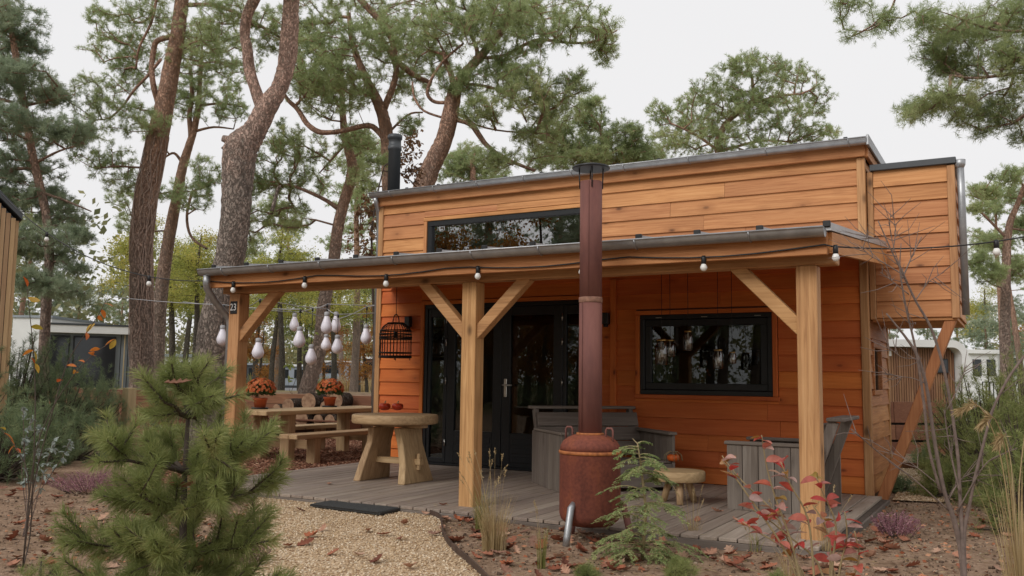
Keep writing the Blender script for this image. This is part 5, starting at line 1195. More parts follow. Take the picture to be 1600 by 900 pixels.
def young_pine(label, base, H, whorls, nl, nw, dens, mat, tr0=.022, name='young_pine', cat='pine tree', group=None, top=None):
    e = empty(name, tuple(base), label, cat, group); B = np.array(base, float); mb = MB(); tris = []
    mb.tube([B+(0, 0, -.05), B+(.004, .003, H*.35), B+(-.006, 0, H*.7), B+(0, 0, H*.96)], [tr0, tr0*.8, tr0*.5, .006], 8)
    for (z, n, L, el, a0) in whorls:
        for k in range(n):
            a = a0+k*2*math.pi/n+rng.normal()*.18; l_ = L*rng.uniform(.82, 1.12); pts = [B+(0, 0, z)]
            for t in (.25, .5, .75, 1.):
                up = math.sin(el)*t+.17*t*t; pts.append(B+np.array((math.cos(a)*l_*t*math.cos(el*.7), math.sin(a)*l_*t*math.cos(el*.7), z+l_*up*.8))+rng.normal(size=3)*.008)
            pts = np.array(pts); mb.tube(pts, [.0105, .009, .0075, .006, .004], 5)
            tris.append(needle_shoot(pts[1], pts[3], int(dens*1.2*l_*.3/.1), nl, nw)); tris.append(needle_shoot(pts[3], pts[4]+(pts[4]-pts[3])*.3, int(dens*1.4*l_*.3/.1), nl, nw))
            ns = max(3, int(l_/.036))
            for j in range(ns):      # side shoots
                t = rng.uniform(.18, 1.0); q = pts[0]+(pts[-1]-pts[0])*0; i = min(3, int(t*4)); q = pts[i]*(1-(t*4-i))+pts[i+1]*(t*4-i) if t < 1 else pts[4]
                d = unit(unit(pts[4]-pts[2])*.9+rng.normal(size=3)*.5+np.array([0, 0, .42])); sl_ = rng.uniform(.08, .15)*min(1.1, l_/.4+.35)
                mb.tube([q, q+d*sl_], [.0055, .0035], 4, False); tris.append(needle_shoot(q+d*sl_*.15, q+d*sl_*1.1, int(dens*sl_/.1), nl, nw))
    if top:
        for d, l_ in top:
            q = B+(0, 0, H*.94); d = nrm(d); mb.tube([q, q+d*l_], [.008, .004], 5, False); tris.append(needle_shoot(q, q+d*l_*1.1, int(dens*l_/.1*1.1), nl, nw, 1.1))
    mb.build('stem', MAT['twig_dark'], e); soup('foliage', np.concatenate(tris), 3, MAT[mat], e); return e
DP = 3.55
b0 = at(292, 700, DP); zt = at(292, 560, DP)[2]; base = (b0[0], b0[1], float(gh(b0[0], b0[1])))
def hz(py): return at(292, py, DP)[2]-base[2]
ypine = young_pine('bright green young pine in the left foreground with a fallen leaf caught in it', base, hz(600),
    [(hz(990), 6, .34, .05, .3), (hz(930), 7, .36, .06, .9), (hz(865), 7, .36, .10, .2), (hz(792), 6, .34, .14, .75), (hz(738), 7, .32, .24, .3), (hz(652), 6, .165, .50, .5), (hz(625), 5, .125, .8, .9)], .064, .0019, 165, 'young_needles', .021,
    top=[((-.5, -.1, 1), .15), ((.1, .2, 1), .15), ((.35, -.1, 1), .15), ((.0, -.2, 1), .10)])
# hedge of mugo pines on the left, young pines on the right
def bush(label, loc, R, H, n, mat='mugo_needles', nl=.06, nw=.004, K=46, sl_=.13, group=None, name='mugo_pine'):
    e = empty(name, tuple(loc), label, 'pine shrub', group); L = np.array(loc); u = unit(rng.normal(size=(n, 3))); u[:, 2] = np.abs(u[:, 2])
    rad = rng.uniform(.45, 1., (n, 1))**.6; lump = 1+.16*np.sin(5*u[:, :1]*3+u[:, 1:2]*7)
    P = L+u*rad*lump*np.array([R, R, H]); Dd = unit(u*.7+np.array([0, 0, .75])+rng.normal(size=(n, 3))*.3)
    soup('foliage', needles(P-Dd*sl_*.5, Dd, K, sl_, nl, nw, .8), 3, MAT[mat], e)
    mb = MB()
    for i in range(0, n, 3): mb.tube([L+rng.normal(size=3)*.05*R+np.array([0, 0, .0]), L+(P[i]-L)*.5+(0, 0, .02), P[i]], [.014, .009, .004], 4, False)
    mb.build('stem', MAT['twig_dark'], e); return e
HG = 'low pines hedging the left bed'
for (bx_, D, R, H, n, lab) in ((20, 13.5, .95, 1.8, 620, 'tall bluish mugo pine at the left edge under the slatted hut'), (95, 14.5, .85, 1.55, 520, 'mugo pine below the white mobile home, second from the left edge'), (150, 15.5, .7, 1.2, 330, 'mugo pine just left of the timber stakes'),
                              (55, 11.5, .55, .85, 240, 'low dark mugo pine in front of the left hedge'), (-50, 12, .95, 1.7, 420, 'mugo pine cut by the left picture edge'), (5, 10.0, .55, .95, 260, 'mugo pine hiding the foot of the slatted hut'), (130, 12.5, .45, .7, 170, 'brownish low mugo pine beside the pink heather'), (265, 19.5, .5, .9, 90, 'mugo pine showing behind the tip of the young pine')):
    q = at(bx_, 590, D); bush(lab, (q[0], q[1], float(gh(q[0], q[1]))), R, H, n, group=HG, nl=.085, nw=.006, sl_=.17, K=42)
for (bx_, D, R, H, n, lab) in ((1540, 10.5, .7, 1.35, 420, 'bushy young pine at the right, nearest the drooping plume grass'), (1500, 12.0, .6, 1.15, 320, 'young pine right of the diagonal strut'), (1595, 9.0, .7, 1.2, 380, 'bushy young pine cut by the right picture edge'), (1600, 12.5, .9, 1.7, 420, 'tallest young pine at the right edge before the caravans'), (1610, 7.4, .5, .8, 260, 'nearest bushy pine behind the plume grass at the right edge'), (1470, 9.6, .28, .4, 110, 'low pine in front of the terrace wall, left of the bare shrub'), (1440, 13.0, .25, .3, 60, 'tiny pine seedling beside the gravel patch'), (1405, 10.0, .14, .16, 40, 'tiny green tuft pine at the foot of the strut')):
    q = at(bx_, 590, D); bush(lab, (q[0], q[1], float(gh(q[0], q[1]))), R, H, n, 'young_needles' if bx_ > 1450 else 'mugo_needles', .08, .0055, 40, .15, 'young pines right of the cabin', 'young_pine')
for (bx_, by_, D, R, n, lab) in ((1062, 905, 4.9, .10, 60, 'small bright pine tuft at the bottom edge under the hemlock'), (918, 912, 4.8, .08, 50, 'small bright pine tuft at the bottom edge left of the hemlock'), (1215, 915, 4.8, .07, 40, 'small bright pine tuft below the red bush'), (60, 930, 4.6, .16, 60, 'low green pine tuft in the bottom left corner')):
    q = onZ(bx_, by_, float(gh(*at(bx_, 590, D)[:2]))); bush(lab, (q[0], q[1], float(gh(q[0], q[1]))), R, R*1.1, n, 'young_needles', .05, .0022, 40, .05, 'bright pine tufts along the bottom edge', 'pine_seedling')
for i in range(11):
    x_, y_ = -22+i*2.1+rng.normal()*.3, -13.5-1.2*math.sin(i*1.7)
    bush('mugo pine in the hedge across the lane, mirrored in the lower panes', (x_, y_, float(gh(x_, y_))), 1.1, 1.5+.4*math.sin(i*2.9), 130, nl=.12, nw=.012, sl_=.25, K=40, group='hedge mirrored in the windows')
# ---- small hemlock
def hemlock(label, base, H):
    e = empty('hemlock', tuple(base), label, 'conifer'); B = np.array(base); mb = MB(); tl = []
    tp = np.array([B+(0, 0, -.03), B+(.03, 0, H*.4), B+(-.005, 0, H*.75), B+(-.03, .0, H*.93), B+(-.075, .02, H*.97)]); mb.tube(tp, [.013, .010, .007, .004, .002], 6)
    for i in range(58):
        t = .04+.93*rng.random()**1.15; z = np.interp(t, [0, .4, .75, .93, 1], tp[:, 2]); xc = np.interp(t, [0, .4, .75, .93, 1], tp[:, 0]); o = np.array([xc, B[1], z])
        a = rng.uniform(0, 6.28); L = H*(.52*(1-t)**.7+.11)*rng.uniform(.7, 1.15); lift = rng.uniform(.15, .45)
        pts = np.array([o+np.array([math.cos(a), math.sin(a), 0])*L*s+np.array([0, 0, L*(lift*s-.55*s*s)]) for s in np.linspace(0, 1, 7)]); mb.tube(pts, np.linspace(.0045, .0012, 7), 4, False)
        sub = [(pts, .0)]
        for j in range(12):
            s = rng.uniform(.15, .95)*6; k = int(s); q = pts[k]*(1-(s-k))+pts[min(6, k+1)]*(s-k); sd_ = (1 if j % 2 else -1); aa = a+sd_*rng.uniform(.6, 1.0); l2 = L*.36*(1.1-s/7)
            sp = np.array([q+np.array([math.cos(aa), math.sin(aa), 0])*l2*v+np.array([0, 0, -.35*l2*v*v]) for v in np.linspace(0, 1, 4)]); mb.tube(sp, [.002, .0016, .0012, .0008], 3, False); sub.append((sp, 1))
        for sp, _ in sub:
            n = int(12+300*np.linalg.norm(sp[-1]-sp[0])); tt = rng.random(n)*(len(sp)-1.001); kk = tt.astype(int); fr = (tt-kk)[:, None]
            P = sp[kk]*(1-fr)+sp[kk+1]*fr; ax = unit(sp[kk+1]-sp[kk]); sd_ = unit(np.cross(ax, np.array([0, 0, 1.])))*rng.choice([-1, 1], (n, 1))
            d = unit(sd_+ax*.45+rng.normal(size=(n, 3))*.18); l_ = rng.uniform(.012, .020, (n, 1)); wv = unit(np.cross(d, np.array([0, 0, 1.])+rng.normal(size=(n, 3))*.3))*.0036
            tl.append(np.stack([P-wv*.6, P+d*l_*.5-wv, P+d*l_, P+d*l_*.5+wv], 1))
    mb.build('stem', MAT['stem_dry'], e); soup('foliage', np.concatenate(tl), 4, MAT['hemlock_leaf'], e)
hb = onZ(1003, 872, -.065); hemlock('small feathery hemlock growing in the bed before the stove', (hb[0], hb[1], float(gh(hb[0], hb[1]))), .83)
# ---- red blueberry bush in the right foreground
def curve(P, n=10):
    P = np.array(P, float); t = np.linspace(0, len(P)-1, n); Q = np.stack([np.interp(t, range(len(P)), P[:, i]) for i in range(3)], 1)
    for _ in range(2): Q[1:-1] = (Q[:-2]+2*Q[1:-1]+Q[2:])/4
    return Q
def big_leaf(q, d, L, wd, fold=.25, n=5):
    """one curved leaf: two rows of quads folded on the midrib"""
    d = nrm(d); s = nrm(np.cross(d, (rng.normal()*.4, rng.normal()*.4, 1))); u = np.cross(s, d); out = []; prev = None
    for i in range(n+1):
        t = i/n; w_ = wd*math.sin(math.pi*min(1, t*.93+.04))**.8; c0 = q+d*L*t+u*(-.22*L*t*t); a = c0+s*w_/2+u*fold*w_; b = c0-s*w_/2+u*fold*w_
        if prev: out += [[prev[0], c0, a, prev[1]], [prev[0], prev[2], b, c0]]
        prev = (c0, a, b)
    return out
def leaf_meshes(n, asp, mat):
    out = []
    for i in range(n):
        V = np.array(big_leaf(np.zeros(3), (1, 0, 0), 1., asp*rng.uniform(.85, 1.15), rng.uniform(.1, .4))).reshape(-1, 3); me = bpy.data.meshes.new('leaf'); me.from_pydata(V.tolist(), [], [tuple(range(k, k+4)) for k in range(0, len(V), 4)])
        bm = bmesh.new(); bm.from_mesh(me); bmesh.ops.remove_doubles(bm, verts=bm.verts, dist=1e-4); bm.to_mesh(me); bm.free(); me.polygons.foreach_set('use_smooth', [True]*len(me.polygons)); me.materials.append(MAT[mat]); out.append(me)
    return out
def place_leaf(parent, me, q, d, L):
    d = Vector(nrm(d)); rot = d.to_track_quat('X', 'Z').to_matrix().to_4x4() @ Matrix.Rotation(rng.normal()*.6, 4, 'X')
    return link('leaf', me, None, parent, Matrix.Translation(Vector(q)) @ rot @ Matrix.Scale(L, 4))
def objleaf(name, stops):
    m, t, o = newmat(name); oi = N(t, 'ShaderNodeObjectInfo'); c = ramp(t, oi.outputs['Random'], stops)
    n = N(t, 'ShaderNodeTexNoise', Scale=3., Detail=4.); t.links.new(coords(t, (1, 1, 1)), n.inputs['Vector']); c = mixc(t, .7, c, ramp(t, n.outputs[0], [(.3, (.7, .62, .6)), (.7, (1.15, 1.15, 1.1))]), 'MULTIPLY')
    p = N(t, 'ShaderNodeBsdfPrincipled'); p.inputs['Roughness'].default_value = .5; p.inputs['Specular IOR Level'].default_value = .35; t.links.new(c, p.inputs['Base Color']); tr = N(t, 'ShaderNodeBsdfTranslucent'); t.links.new(c, tr.inputs[0])
    ms = N(t, 'ShaderNodeMixShader'); ms.inputs[0].default_value = .35; t.links.new(p.outputs[0], ms.inputs[1]); t.links.new(tr.outputs[0], ms.inputs[2]); t.links.new(ms.outputs[0], o.inputs[0])
objleaf('red_leaf', [(.0, (.34, .23, .05)), (.15, (.45, .09, .06)), (.32, (.58, .06, .055)), (.45, (.55, .21, .15)), (.58, (.40, .07, .06)), (.70, (.55, .38, .33)), (.84, (.40, .27, .25)), (1., (.50, .27, .07))])
objleaf('orange_leaf', [(.0, (.55, .12, .03)), (.6, (.62, .24, .04)), (1., (.45, .38, .06))])
RLM = leaf_meshes(6, .52, 'red_leaf'); OLM = leaf_meshes(4, .5, 'orange_leaf')
DB = 3.7
bq = at(1285, 700, DB); bb = np.array((bq[0], bq[1], float(gh(bq[0], bq[1])))); rb_e = empty('blueberry_bush', tuple(bb), 'autumn red blueberry bush in the right foreground before the porch post', 'bush')
mb = MB(); quads = []
STEMS = [[(1240, 850), (1215, 790), (1198, 735), (1190, 680)], [(1245, 880), (1215, 800), (1160, 755), (1128, 712)], [(1250, 890), (1180, 790), (1148, 745), (1130, 720)], [(1270, 860), (1262, 800), (1235, 760), (1220, 722)], [(1300, 870), (1310, 820), (1290, 780), (1275, 745)],
         [(1290, 880), (1240, 845), (1200, 810), (1165, 790)], [(1310, 890), (1325, 840), (1320, 800)], [(1265, 900), (1220, 850), (1180, 830), (1160, 815)], [(1295, 900), (1300, 850), (1285, 810), (1270, 790)], [(1330, 910), (1345, 870), (1335, 830)], [(1250, 905), (1235, 860), (1210, 845)], [(1310, 905), (1290, 865), (1330, 850)]]
for si, S in enumerate(STEMS):
    off = rng.uniform(-.25, .25); P = [bb+rng.normal(size=3)*[.03, .03, 0]]+[at(x_, y_, DB+off*(.3+.7*j/len(S))) for j, (x_, y_) in enumerate(S)]
    Q = curve(P, 14); mb.tube(Q, np.linspace(.006, .0022, 14), 5)
    m = 13 if si < 5 else 9
    for j in range(m):
        t = rng.uniform(.35, 1.)*13; k = min(12, int(t)); q = Q[k]*(1-(t-k))+Q[k+1]*(t-k); a = rng.uniform(0, 6.28); d = np.array([math.cos(a), math.sin(a), rng.uniform(-.1, .9)])
        place_leaf(rb_e, RLM[rng.integers(6)], q, d, rng.uniform(.045, .08))
mb.build('stem', MAT['stem_dry'], rb_e)
# ---- bare branching shrub on the right
DS = 5.3
sq = at(1500, 700, DS); sb = np.array((sq[0], sq[1], float(gh(sq[0], sq[1])))); se = empty('bare_shrub', tuple(sb), 'leafless grey branching shrub before the side box and strut', 'shrub'); mb = MB()
BR = [([(1502, 860, 15), (1492, 815, 14), (1475, 770, 11), (1460, 690, 10), (1448, 600, 9), (1432, 550, 8), (1410, 520, 6), (1385, 490, 4)], .0), ([(1503, 830, 12), (1500, 780, 10), (1498, 720, 9), (1487, 640, 8), (1474, 570, 8), (1455, 510, 7), (1430, 470, 6), (1412, 430, 6), (1392, 390, 4), (1372, 345, 3)], .1),
      ([(1505, 830, 11), (1515, 790, 9), (1520, 760, 9), (1535, 700, 8), (1550, 640, 7), (1575, 590, 7), (1605, 550, 6)], -.1), ([(1470, 770, 8), (1450, 700, 7), (1443, 620, 7), (1430, 540, 6), (1415, 480, 5), (1405, 420, 4), (1408, 380, 2)], -.15), ([(1478, 790, 4), (1490, 765, 4), (1505, 745, 3), (1530, 735, 2)], .05),
      ([(1500, 770, 6), (1490, 730, 5), (1482, 690, 4), (1475, 640, 3)], .1), ([(1410, 435, 4), (1425, 400, 3), (1440, 370, 2)], .1), ([(1412, 430, 3), (1380, 410, 3), (1360, 400, 2), (1345, 385, 1.5)], .1), ([(1420, 460, 3), (1395, 440, 2), (1375, 425, 1.6)], .0), ([(1430, 470, 3), (1450, 440, 2), (1475, 425, 1.5)], .1),
      ([(1448, 600, 3), (1425, 590, 2.4), (1400, 588, 1.6), (1375, 580, 1.2)], .0), ([(1440, 560, 3), (1410, 560, 2), (1385, 540, 1.5)], .0), ([(1395, 395, 3), (1400, 360, 2), (1395, 330, 1.4)], .1), ([(1495, 800, 4), (1540, 720, 3), (1590, 700, 2)], -.2), ([(1480, 640, 3), (1500, 600, 2), (1510, 570, 1.5)], .1), ([(1485, 800, 4), (1430, 750, 3.4), (1370, 705, 2.6), (1330, 670, 2)], -.2), ([(1470, 760, 3), (1420, 720, 2), (1380, 700, 1.5)], .2), ([(1392, 390, 2.5), (1372, 372, 2), (1356, 372, 1.2)], .1), ([(1420, 445, 2.5), (1400, 400, 2), (1390, 360, 1.5), (1392, 325, 1)], .0)]
for i, (L, o_) in enumerate(BR):
    P = [at(x_, y_, DS+o_*(j/len(L))) for j, (x_, y_, w_) in enumerate(L)]; rd = [w_*.62*DS/FPX/2 for (_, _, w_) in L]
    if L[0][1] > 800: P = [sb+(0, 0, -.05)]+P; rd = [rd[0]*1.1]+rd
    Q = curve(P, 4*len(P)); mb.tube(Q, np.interp(np.linspace(0, 1, len(Q)), np.linspace(0, 1, len(rd)), rd), 6, True, True, .05)
    for j in range(7):
        k = rng.integers(len(Q)//3, len(Q)-1); d = unit(unit(Q[min(k+1, len(Q)-1)]-Q[k-1])+rng.normal(size=3)*.7); l_ = rng.uniform(.06, .26); mb.tube([Q[k], Q[k]+d*l_*.5+rng.normal(size=3)*.01, Q[k]+d*l_], [.0028, .002, .001], 4, False)
mb.build('branch', MAT['twig_grey'], se)
# ---- grasses
def grass(label, loc, n, H, spread, mat, seed=0, heads=0, group=None, lean=.35, wd=.004, name='grass_tuft', hm=None):
    e = empty(name, tuple(loc), label, 'grass', group); L = np.array(loc); q = []
    for i in range(n):
        a = rng.uniform(0, 6.28); h = H*rng.uniform(.45, 1.); le = lean*rng.uniform(.1, 1.2); b = L+np.array([math.cos(a), math.sin(a), 0])*spread*rng.random()
        d = np.array([math.cos(a), math.sin(a), 0]); s = np.array([-d[1], d[0], 0])*wd/2; s = s*math.cos(i)+np.array([d[0], d[1], 0])*wd/2*math.sin(i); pr = None
        for t in (0, .3, .6, .85, 1.):
            c0 = b+d*h*le*t*t+np.array([0, 0, h*(t-.35*le*t*t)]); w_ = s*(1-t*.8)
            if pr is not None: q.append([pr[0]-pr[1], pr[0]+pr[1], c0+w_, c0-w_])
            pr = (c0, w_)
    soup('blade', np.array(q), 4, MAT[mat], e)
    if heads:
        mb = MB(); hq = []
        for i in range(heads):
            a = rng.uniform(0, 6.28); h = H*rng.uniform(1.1, 1.75); le = rng.uniform(.05, .4); P = np.array([L+np.array([math.cos(a), math.sin(a), 0])*(spread*.5+h*le*t*t)+np.array([0, 0, h*t*(1-.12*le*t)]) for t in np.linspace(0, 1, 6)])
            mb.tube(P, np.linspace(.0018, .0009, 6), 4, False); m = 26; tt = rng.random((m, 1)); ax = unit(P[-1]-P[-2]); B = P[-1]-ax*.05*tt; hq.append(leaves(B, unit(rng.normal(size=(m, 3))*.5+ax), .016, .3))
        mb.build('stalk', MAT['grass_dry'], e); tag(soup('seed_head', np.concatenate(hq), 4, MAT['grass_dry'], e), None, kind='stuff')
    return e
def gpos(px_, py_): q = onZ(px_, py_, -.065); return (q[0], q[1], float(gh(q[0], q[1])))
GT = 'dry grass tufts in the bed along the deck'
grass('largest pale grass tuft with seed heads, right of the middle porch post', gpos(772, 862), 260, .42, .09, 'grass_dry', heads=15, group=GT)
grass('green based grass tuft close against the middle porch post', gpos(752, 832), 140, .38, .05, 'grass_green', heads=5, group=GT)
grass('narrow upright grass tuft left of the stove leg', gpos(846, 885), 60, .28, .03, 'grass_green', heads=2, group=GT, lean=.15)
grass('dry grass tuft between the hemlock and the low table', gpos(1082, 842), 60, .26, .05, 'grass_dry', heads=7, group=GT)
grass('sparse dry grass tuft left of the red bush', gpos(1180, 860), 45, .16, .05, 'grass_green', heads=3, group=GT)
grass('thin grass tuft with one tall seed head beside the right post', gpos(1232, 900), 30, .30, .04, 'grass_dry', heads=4, group=GT)
grass('thin dry grass tuft at the foot of the right porch post', gpos(1290, 868), 40, .28, .06, 'grass_dry', heads=4, group=GT)
DM = 4.6; mq = at(1585, 700, DM); mz = (mq[0], mq[1], float(gh(mq[0], mq[1])))
mis = grass('tall dry plume grass drooping at the right picture edge', mz, 120, .85, .07, 'grass_dry', heads=0, lean=.16, wd=.006, name='plume_grass')
hq = []; mb = MB()
for (x0, y0, xm, ym, x1, y1) in ((1575, 780, 1560, 690, 1500, 640), (1580, 770, 1570, 690, 1535, 660), (1585, 790, 1580, 720, 1560, 690), (1590, 780, 1598, 700, 1615, 660)):
    P = curve([np.array(mz), at(x0, y0, DM), at(xm, ym, DM), at((xm+x1)/2, min(ym, y1)-14, DM), at(x1, y1, DM)], 16); mb.tube(P, np.linspace(.004, .0015, 16), 5, False)
    for k in range(150): t = rng.uniform(11.2, 15); j = int(t); j = min(j, 14); hq.append((P[j]*(1-(t-j))+P[j+1]*(t-j), unit(unit(P[j+1]-P[j])+rng.normal(size=3)*.35+np.array([0, 0, -.4]))))
mb.build('stalk', MAT['grass_dry'], mis); soup('plume', leaves(np.array([h[0] for h in hq]), np.array([h[1] for h in hq]), .06, .09), 4, MAT['grass_dry'], mis)
# ---- heather
def heather(label, loc, R, H, n):
    e = empty('heather', tuple(loc), label, 'heather', 'purple heather clumps'); L = np.array(loc); tl = []; mb = MB()
    for i in range(n):
        a = rng.uniform(0, 6.28); r = R*math.sqrt(rng.random()); b = L+np.array([math.cos(a)*r*.5, math.sin(a)*r*.5, 0]); t_ = L+np.array([math.cos(a)*r, math.sin(a)*r, H*(1-.35*(r/R)**2)*rng.uniform(.75, 1.1)])
        if i % 3 == 0: mb.tube([b, t_], [.002, .001], 3, False)
        m = 22; tt = rng.uniform(.25, 1., (m, 1)); P = b+(t_-b)*tt; tl.append(leaves(P, rng.normal(size=(m, 3))+np.array([0, 0, .8]), .014, .6))
    mb.build('stem', MAT['twig_dark'], e); soup('flower', np.concatenate(tl), 4, MAT['heather_purple'], e)
heather('purple heather clump beside the deck corner at the right', gpos(1402, 842), .20, .20, 170)
heather('pink heather clump in the left bed behind the young pine', gpos(148, 768), .48, .22, 330)
heather('faded heather clump under the left foreground pine', gpos(385, 885), .16, .16, 90)
# ---- thin sapling with orange leaves, silver shrub (left bed)
def sapling(label, name, stems, D, mat, nl_, ls, cat='shrub', twig='twig_dark', gx=None):
    q = at(stems[0][0][0], 700, D); B = np.array((q[0], q[1], float(gh(q[0], q[1])))); e = empty(name, tuple(B), label, cat); mb = MB(); P_ = []; D_ = []
    for S in stems:
        Q = curve([B]+[at(x_, y_, D+rng.uniform(-.1, .1)) for (x_, y_) in S], 4*len(S)); mb.tube(Q, np.linspace(.0048, .0018, len(Q)), 5)
        for j in range(nl_): k = rng.integers(len(Q)//2, len(Q)); P_.append(Q[k]); D_.append(rng.normal(size=3)+np.array([0, 0, -.1]))
    mb.build('stem', MAT[twig], e); V = []
    if mat == 'leaf_sapling':
        for a, b in zip(P_, D_): place_leaf(e, OLM[rng.integers(4)], a, b, ls*rng.uniform(.7, 1.1))
        return
    for a, b in zip(P_, D_): V += big_leaf(np.array(a), b, ls*rng.uniform(.7, 1.1), ls*.5)
    tag(soup('foliage', np.array(V), 4, MAT[mat], e), None, kind='stuff')
sapling('thin sapling with a few orange leaves at the left', 'sapling', [[(48, 840), (52, 740), (56, 620), (52, 540), (44, 470), (42, 440)], [(50, 760), (80, 650), (105, 560), (150, 500), (168, 465)], [(52, 700), (90, 620), (135, 560), (180, 530)], [(50, 740), (20, 690), (-10, 660)]], 5.6, 'leaf_sapling', 7, .07)
sapling('silver leaved shrub in the left bed', 'silver_shrub', [[(45, 830), (40, 760), (38, 700), (36, 640)], [(48, 820), (70, 730), (85, 690)], [(45, 800), (60, 740), (62, 670)], [(44, 820), (30, 720), (50, 655)], [(46, 790), (95, 720), (110, 690)]], 6.6, 'leaf_silver', 30, .05, twig='twig_grey')
sapling('yellow leaved low shrub behind the young pine', 'yellow_shrub', [[(255, 720), (250, 690), (240, 670)], [(262, 718), (268, 690), (275, 665)], [(250, 720), (235, 700), (232, 680)], [(258, 720), (262, 690), (256, 660)], [(265, 720), (285, 700), (290, 680)]], 14.5, 'leaf_yellowgreen', 34, .10)
sapling('dark twisted sapling rising behind the flowerpots', 'thin_tree', [[(455, 612), (462, 595), (472, 570), (478, 545), (488, 528), (497, 512)], [(455, 612), (462, 592), (474, 560), (477, 535), (470, 510), (466, 480)], [(452, 612), (450, 590), (452, 570)]], 21.5, 'leaf_green', 8, .16)
# ---- fallen leaves
def oak_leaf_mesh(i):
    r = np.random.default_rng(50+i); L = .12; n = 9; top = []; bot = []; mid = []; cu = r.uniform(.25, .8); tw = r.uniform(-.5, .5)
    for k in range(n+1):
        t = k/n; w_ = (.018+.034*math.sin(math.pi*t))*(1 if k % 2 else .48)*(1-.3*t); w_ = .002 if k in (0, n) else w_
        z = cu*.05*(4*(t-.5)**2)+.004; up = .35*w_+abs(tw)*.01
        mid.append((t*L-L/2, 0, z*.6)); top.append((t*L-L/2+.006*(k % 2), w_, z*.6+up+tw*.02*t)); bot.append((t*L-L/2+.006*(k % 2), -w_, z*.6+up-tw*.02*t))
    mb = MB(); V = mid+top+bot; m = n+1; Fc = []
    for k in range(n): Fc += [(k, k+1, m+k+1, m+k), (k, 2*m+k, 2*m+k+1, k+1)]
    mb.add(V, Fc); me = mb.mesh('fallen_leaf'); return me
def leafobj():
    m, t, o = newmat('oak_leaf'); oi = N(t, 'ShaderNodeObjectInfo'); n = N(t, 'ShaderNodeTexNoise', Scale=40., Detail=4.); t.links.new(coords(t, (1, 1, 1)), n.inputs['Vector'])
    c = ramp(t, oi.outputs['Random'], [(0., (.15, .055, .035)), (.25, (.29, .095, .05)), (.5, (.40, .19, .12)), (.72, (.52, .33, .23)), (.88, (.24, .13, .09)), (1., (.38, .12, .055))])
    c = mixc(t, .7, c, ramp(t, n.outputs[0], [(.3, (.6, .6, .6)), (.7, (1.15, 1.15, 1.15))]), 'MULTIPLY'); bsdf(t, o, c, .75, spec=.2)
leafobj(); LM = [oak_leaf_mesh(i) for i in range(7)]
for m in LM: m.materials.append(MAT['oak_leaf'])
def drop(x_, y_, z_, label, group, sc=1.):
    o = bpy.data.objects.new('fallen_leaf', LM[rng.integers(7)]); col.objects.link(o); o.location = (x_, y_, z_); o.rotation_euler = (rng.normal()*.25, rng.normal()*.25, rng.uniform(0, 6.28)); s = sc*rng.uniform(.7, 1.25); o.scale = (s, s, s); tag(o, label, 'leaf', group)
LS = 'dry reddish brown oak leaf lying on the soil bed'; cnt_ = 0
def clear(x_, y_): return not (inpoly(np.array([x_]), np.array([y_]), PATHP)[0] or (y_ > -.30 and -6.3 < x_ < .27))
DRIFT = [(1130, 850, 30), (1180, 852, 25), (1060, 846, 22), (1335, 872, 20), (1395, 858, 25), (730, 812, 20), (860, 822, 25), (830, 818, 20), (1300, 885, 30)]
while cnt_ < 210:
    u = rng.random()
    if u < .45: px_, py_ = rng.uniform(700, 1380), rng.uniform(800, 900)
    elif u < .72: px_, py_ = rng.uniform(0, 470), rng.uniform(730, 900)
    elif u < .90:
        dk = DRIFT[rng.integers(len(DRIFT))]; px_, py_ = dk[0]+rng.normal()*dk[2], dk[1]+rng.normal()*7
    else: px_, py_ = rng.uniform(1350, 1600), rng.uniform(770, 900)
    q = onZ(px_, py_, -.065)
    if clear(q[0], q[1]): drop(q[0], q[1], float(gh(q[0], q[1]))+.008, LS, 'oak leaves on the soil'); cnt_ += 1
for (px_, py_) in ((500, 783), (520, 790), (505, 830), (488, 840), (632, 821), (450, 856), (478, 852), (575, 832), (600, 838), (625, 845), (560, 870), (690, 828), (680, 838), (470, 800), (590, 880), (640, 890), (520, 868), (665, 805)):
    q = onZ(px_, py_, GZ); drop(q[0], q[1], GZ+.012, 'dry oak leaf lying on the tan gravel path', 'oak leaves on the gravel', .9)
for (px_, py_) in ((515, 757), (692, 790), (1120, 800), (1150, 815), (1090, 815), (1010, 800), (1330, 800)):
    q = onZ(px_, py_, 0); drop(q[0], q[1], .005, 'dry oak leaf lying on the deck boards', 'oak leaves on the deck', .7)
for (px_, py_, off, lab) in ((278, 600, -.12, 'large red leaf caught near the top of the young pine'), (232, 802, -.05, 'brown leaf caught low in the young pine'), (285, 763, -.1, 'orange brown leaf caught at the young pine stem')):
    q = at(px_, py_, DP+off); drop(q[0], q[1], q[2], lab, 'leaves caught in the young pine', .75)
n = 5000; x, y = rng.uniform(-6, 3.5, n), rng.uniform(-4, 4, n); k = ~inpoly(x, y, PATHP) & ~((y > -.3) & (x < .27) & (x > -6.3)); x, y = x[k], y[k]; n = len(x)
P = np.stack([x, y, gh(x, y)+.006], 1); tag(soup('leaf_litter', leaves(P, rng.normal(size=(n, 3))*[1, 1, .12], .04, .55), 4, MAT['dead_leaf']), 'small broken leaf litter over the soil beds', 'leaf litter', kind='stuff')
n = 9000; x, y = rng.uniform(-5, 3, n), rng.uniform(-4, 3, n); dk_ = (y > -.3) & (x < .27) & (x > -6.3); k = ~dk_ | ((rng.random(n) < .10) & (x < .2) & (y > -.25)); k &= ~(inpoly(x, y, PATHP) & (rng.random(n) < .85)); x, y = x[k], y[k]; n = len(x)
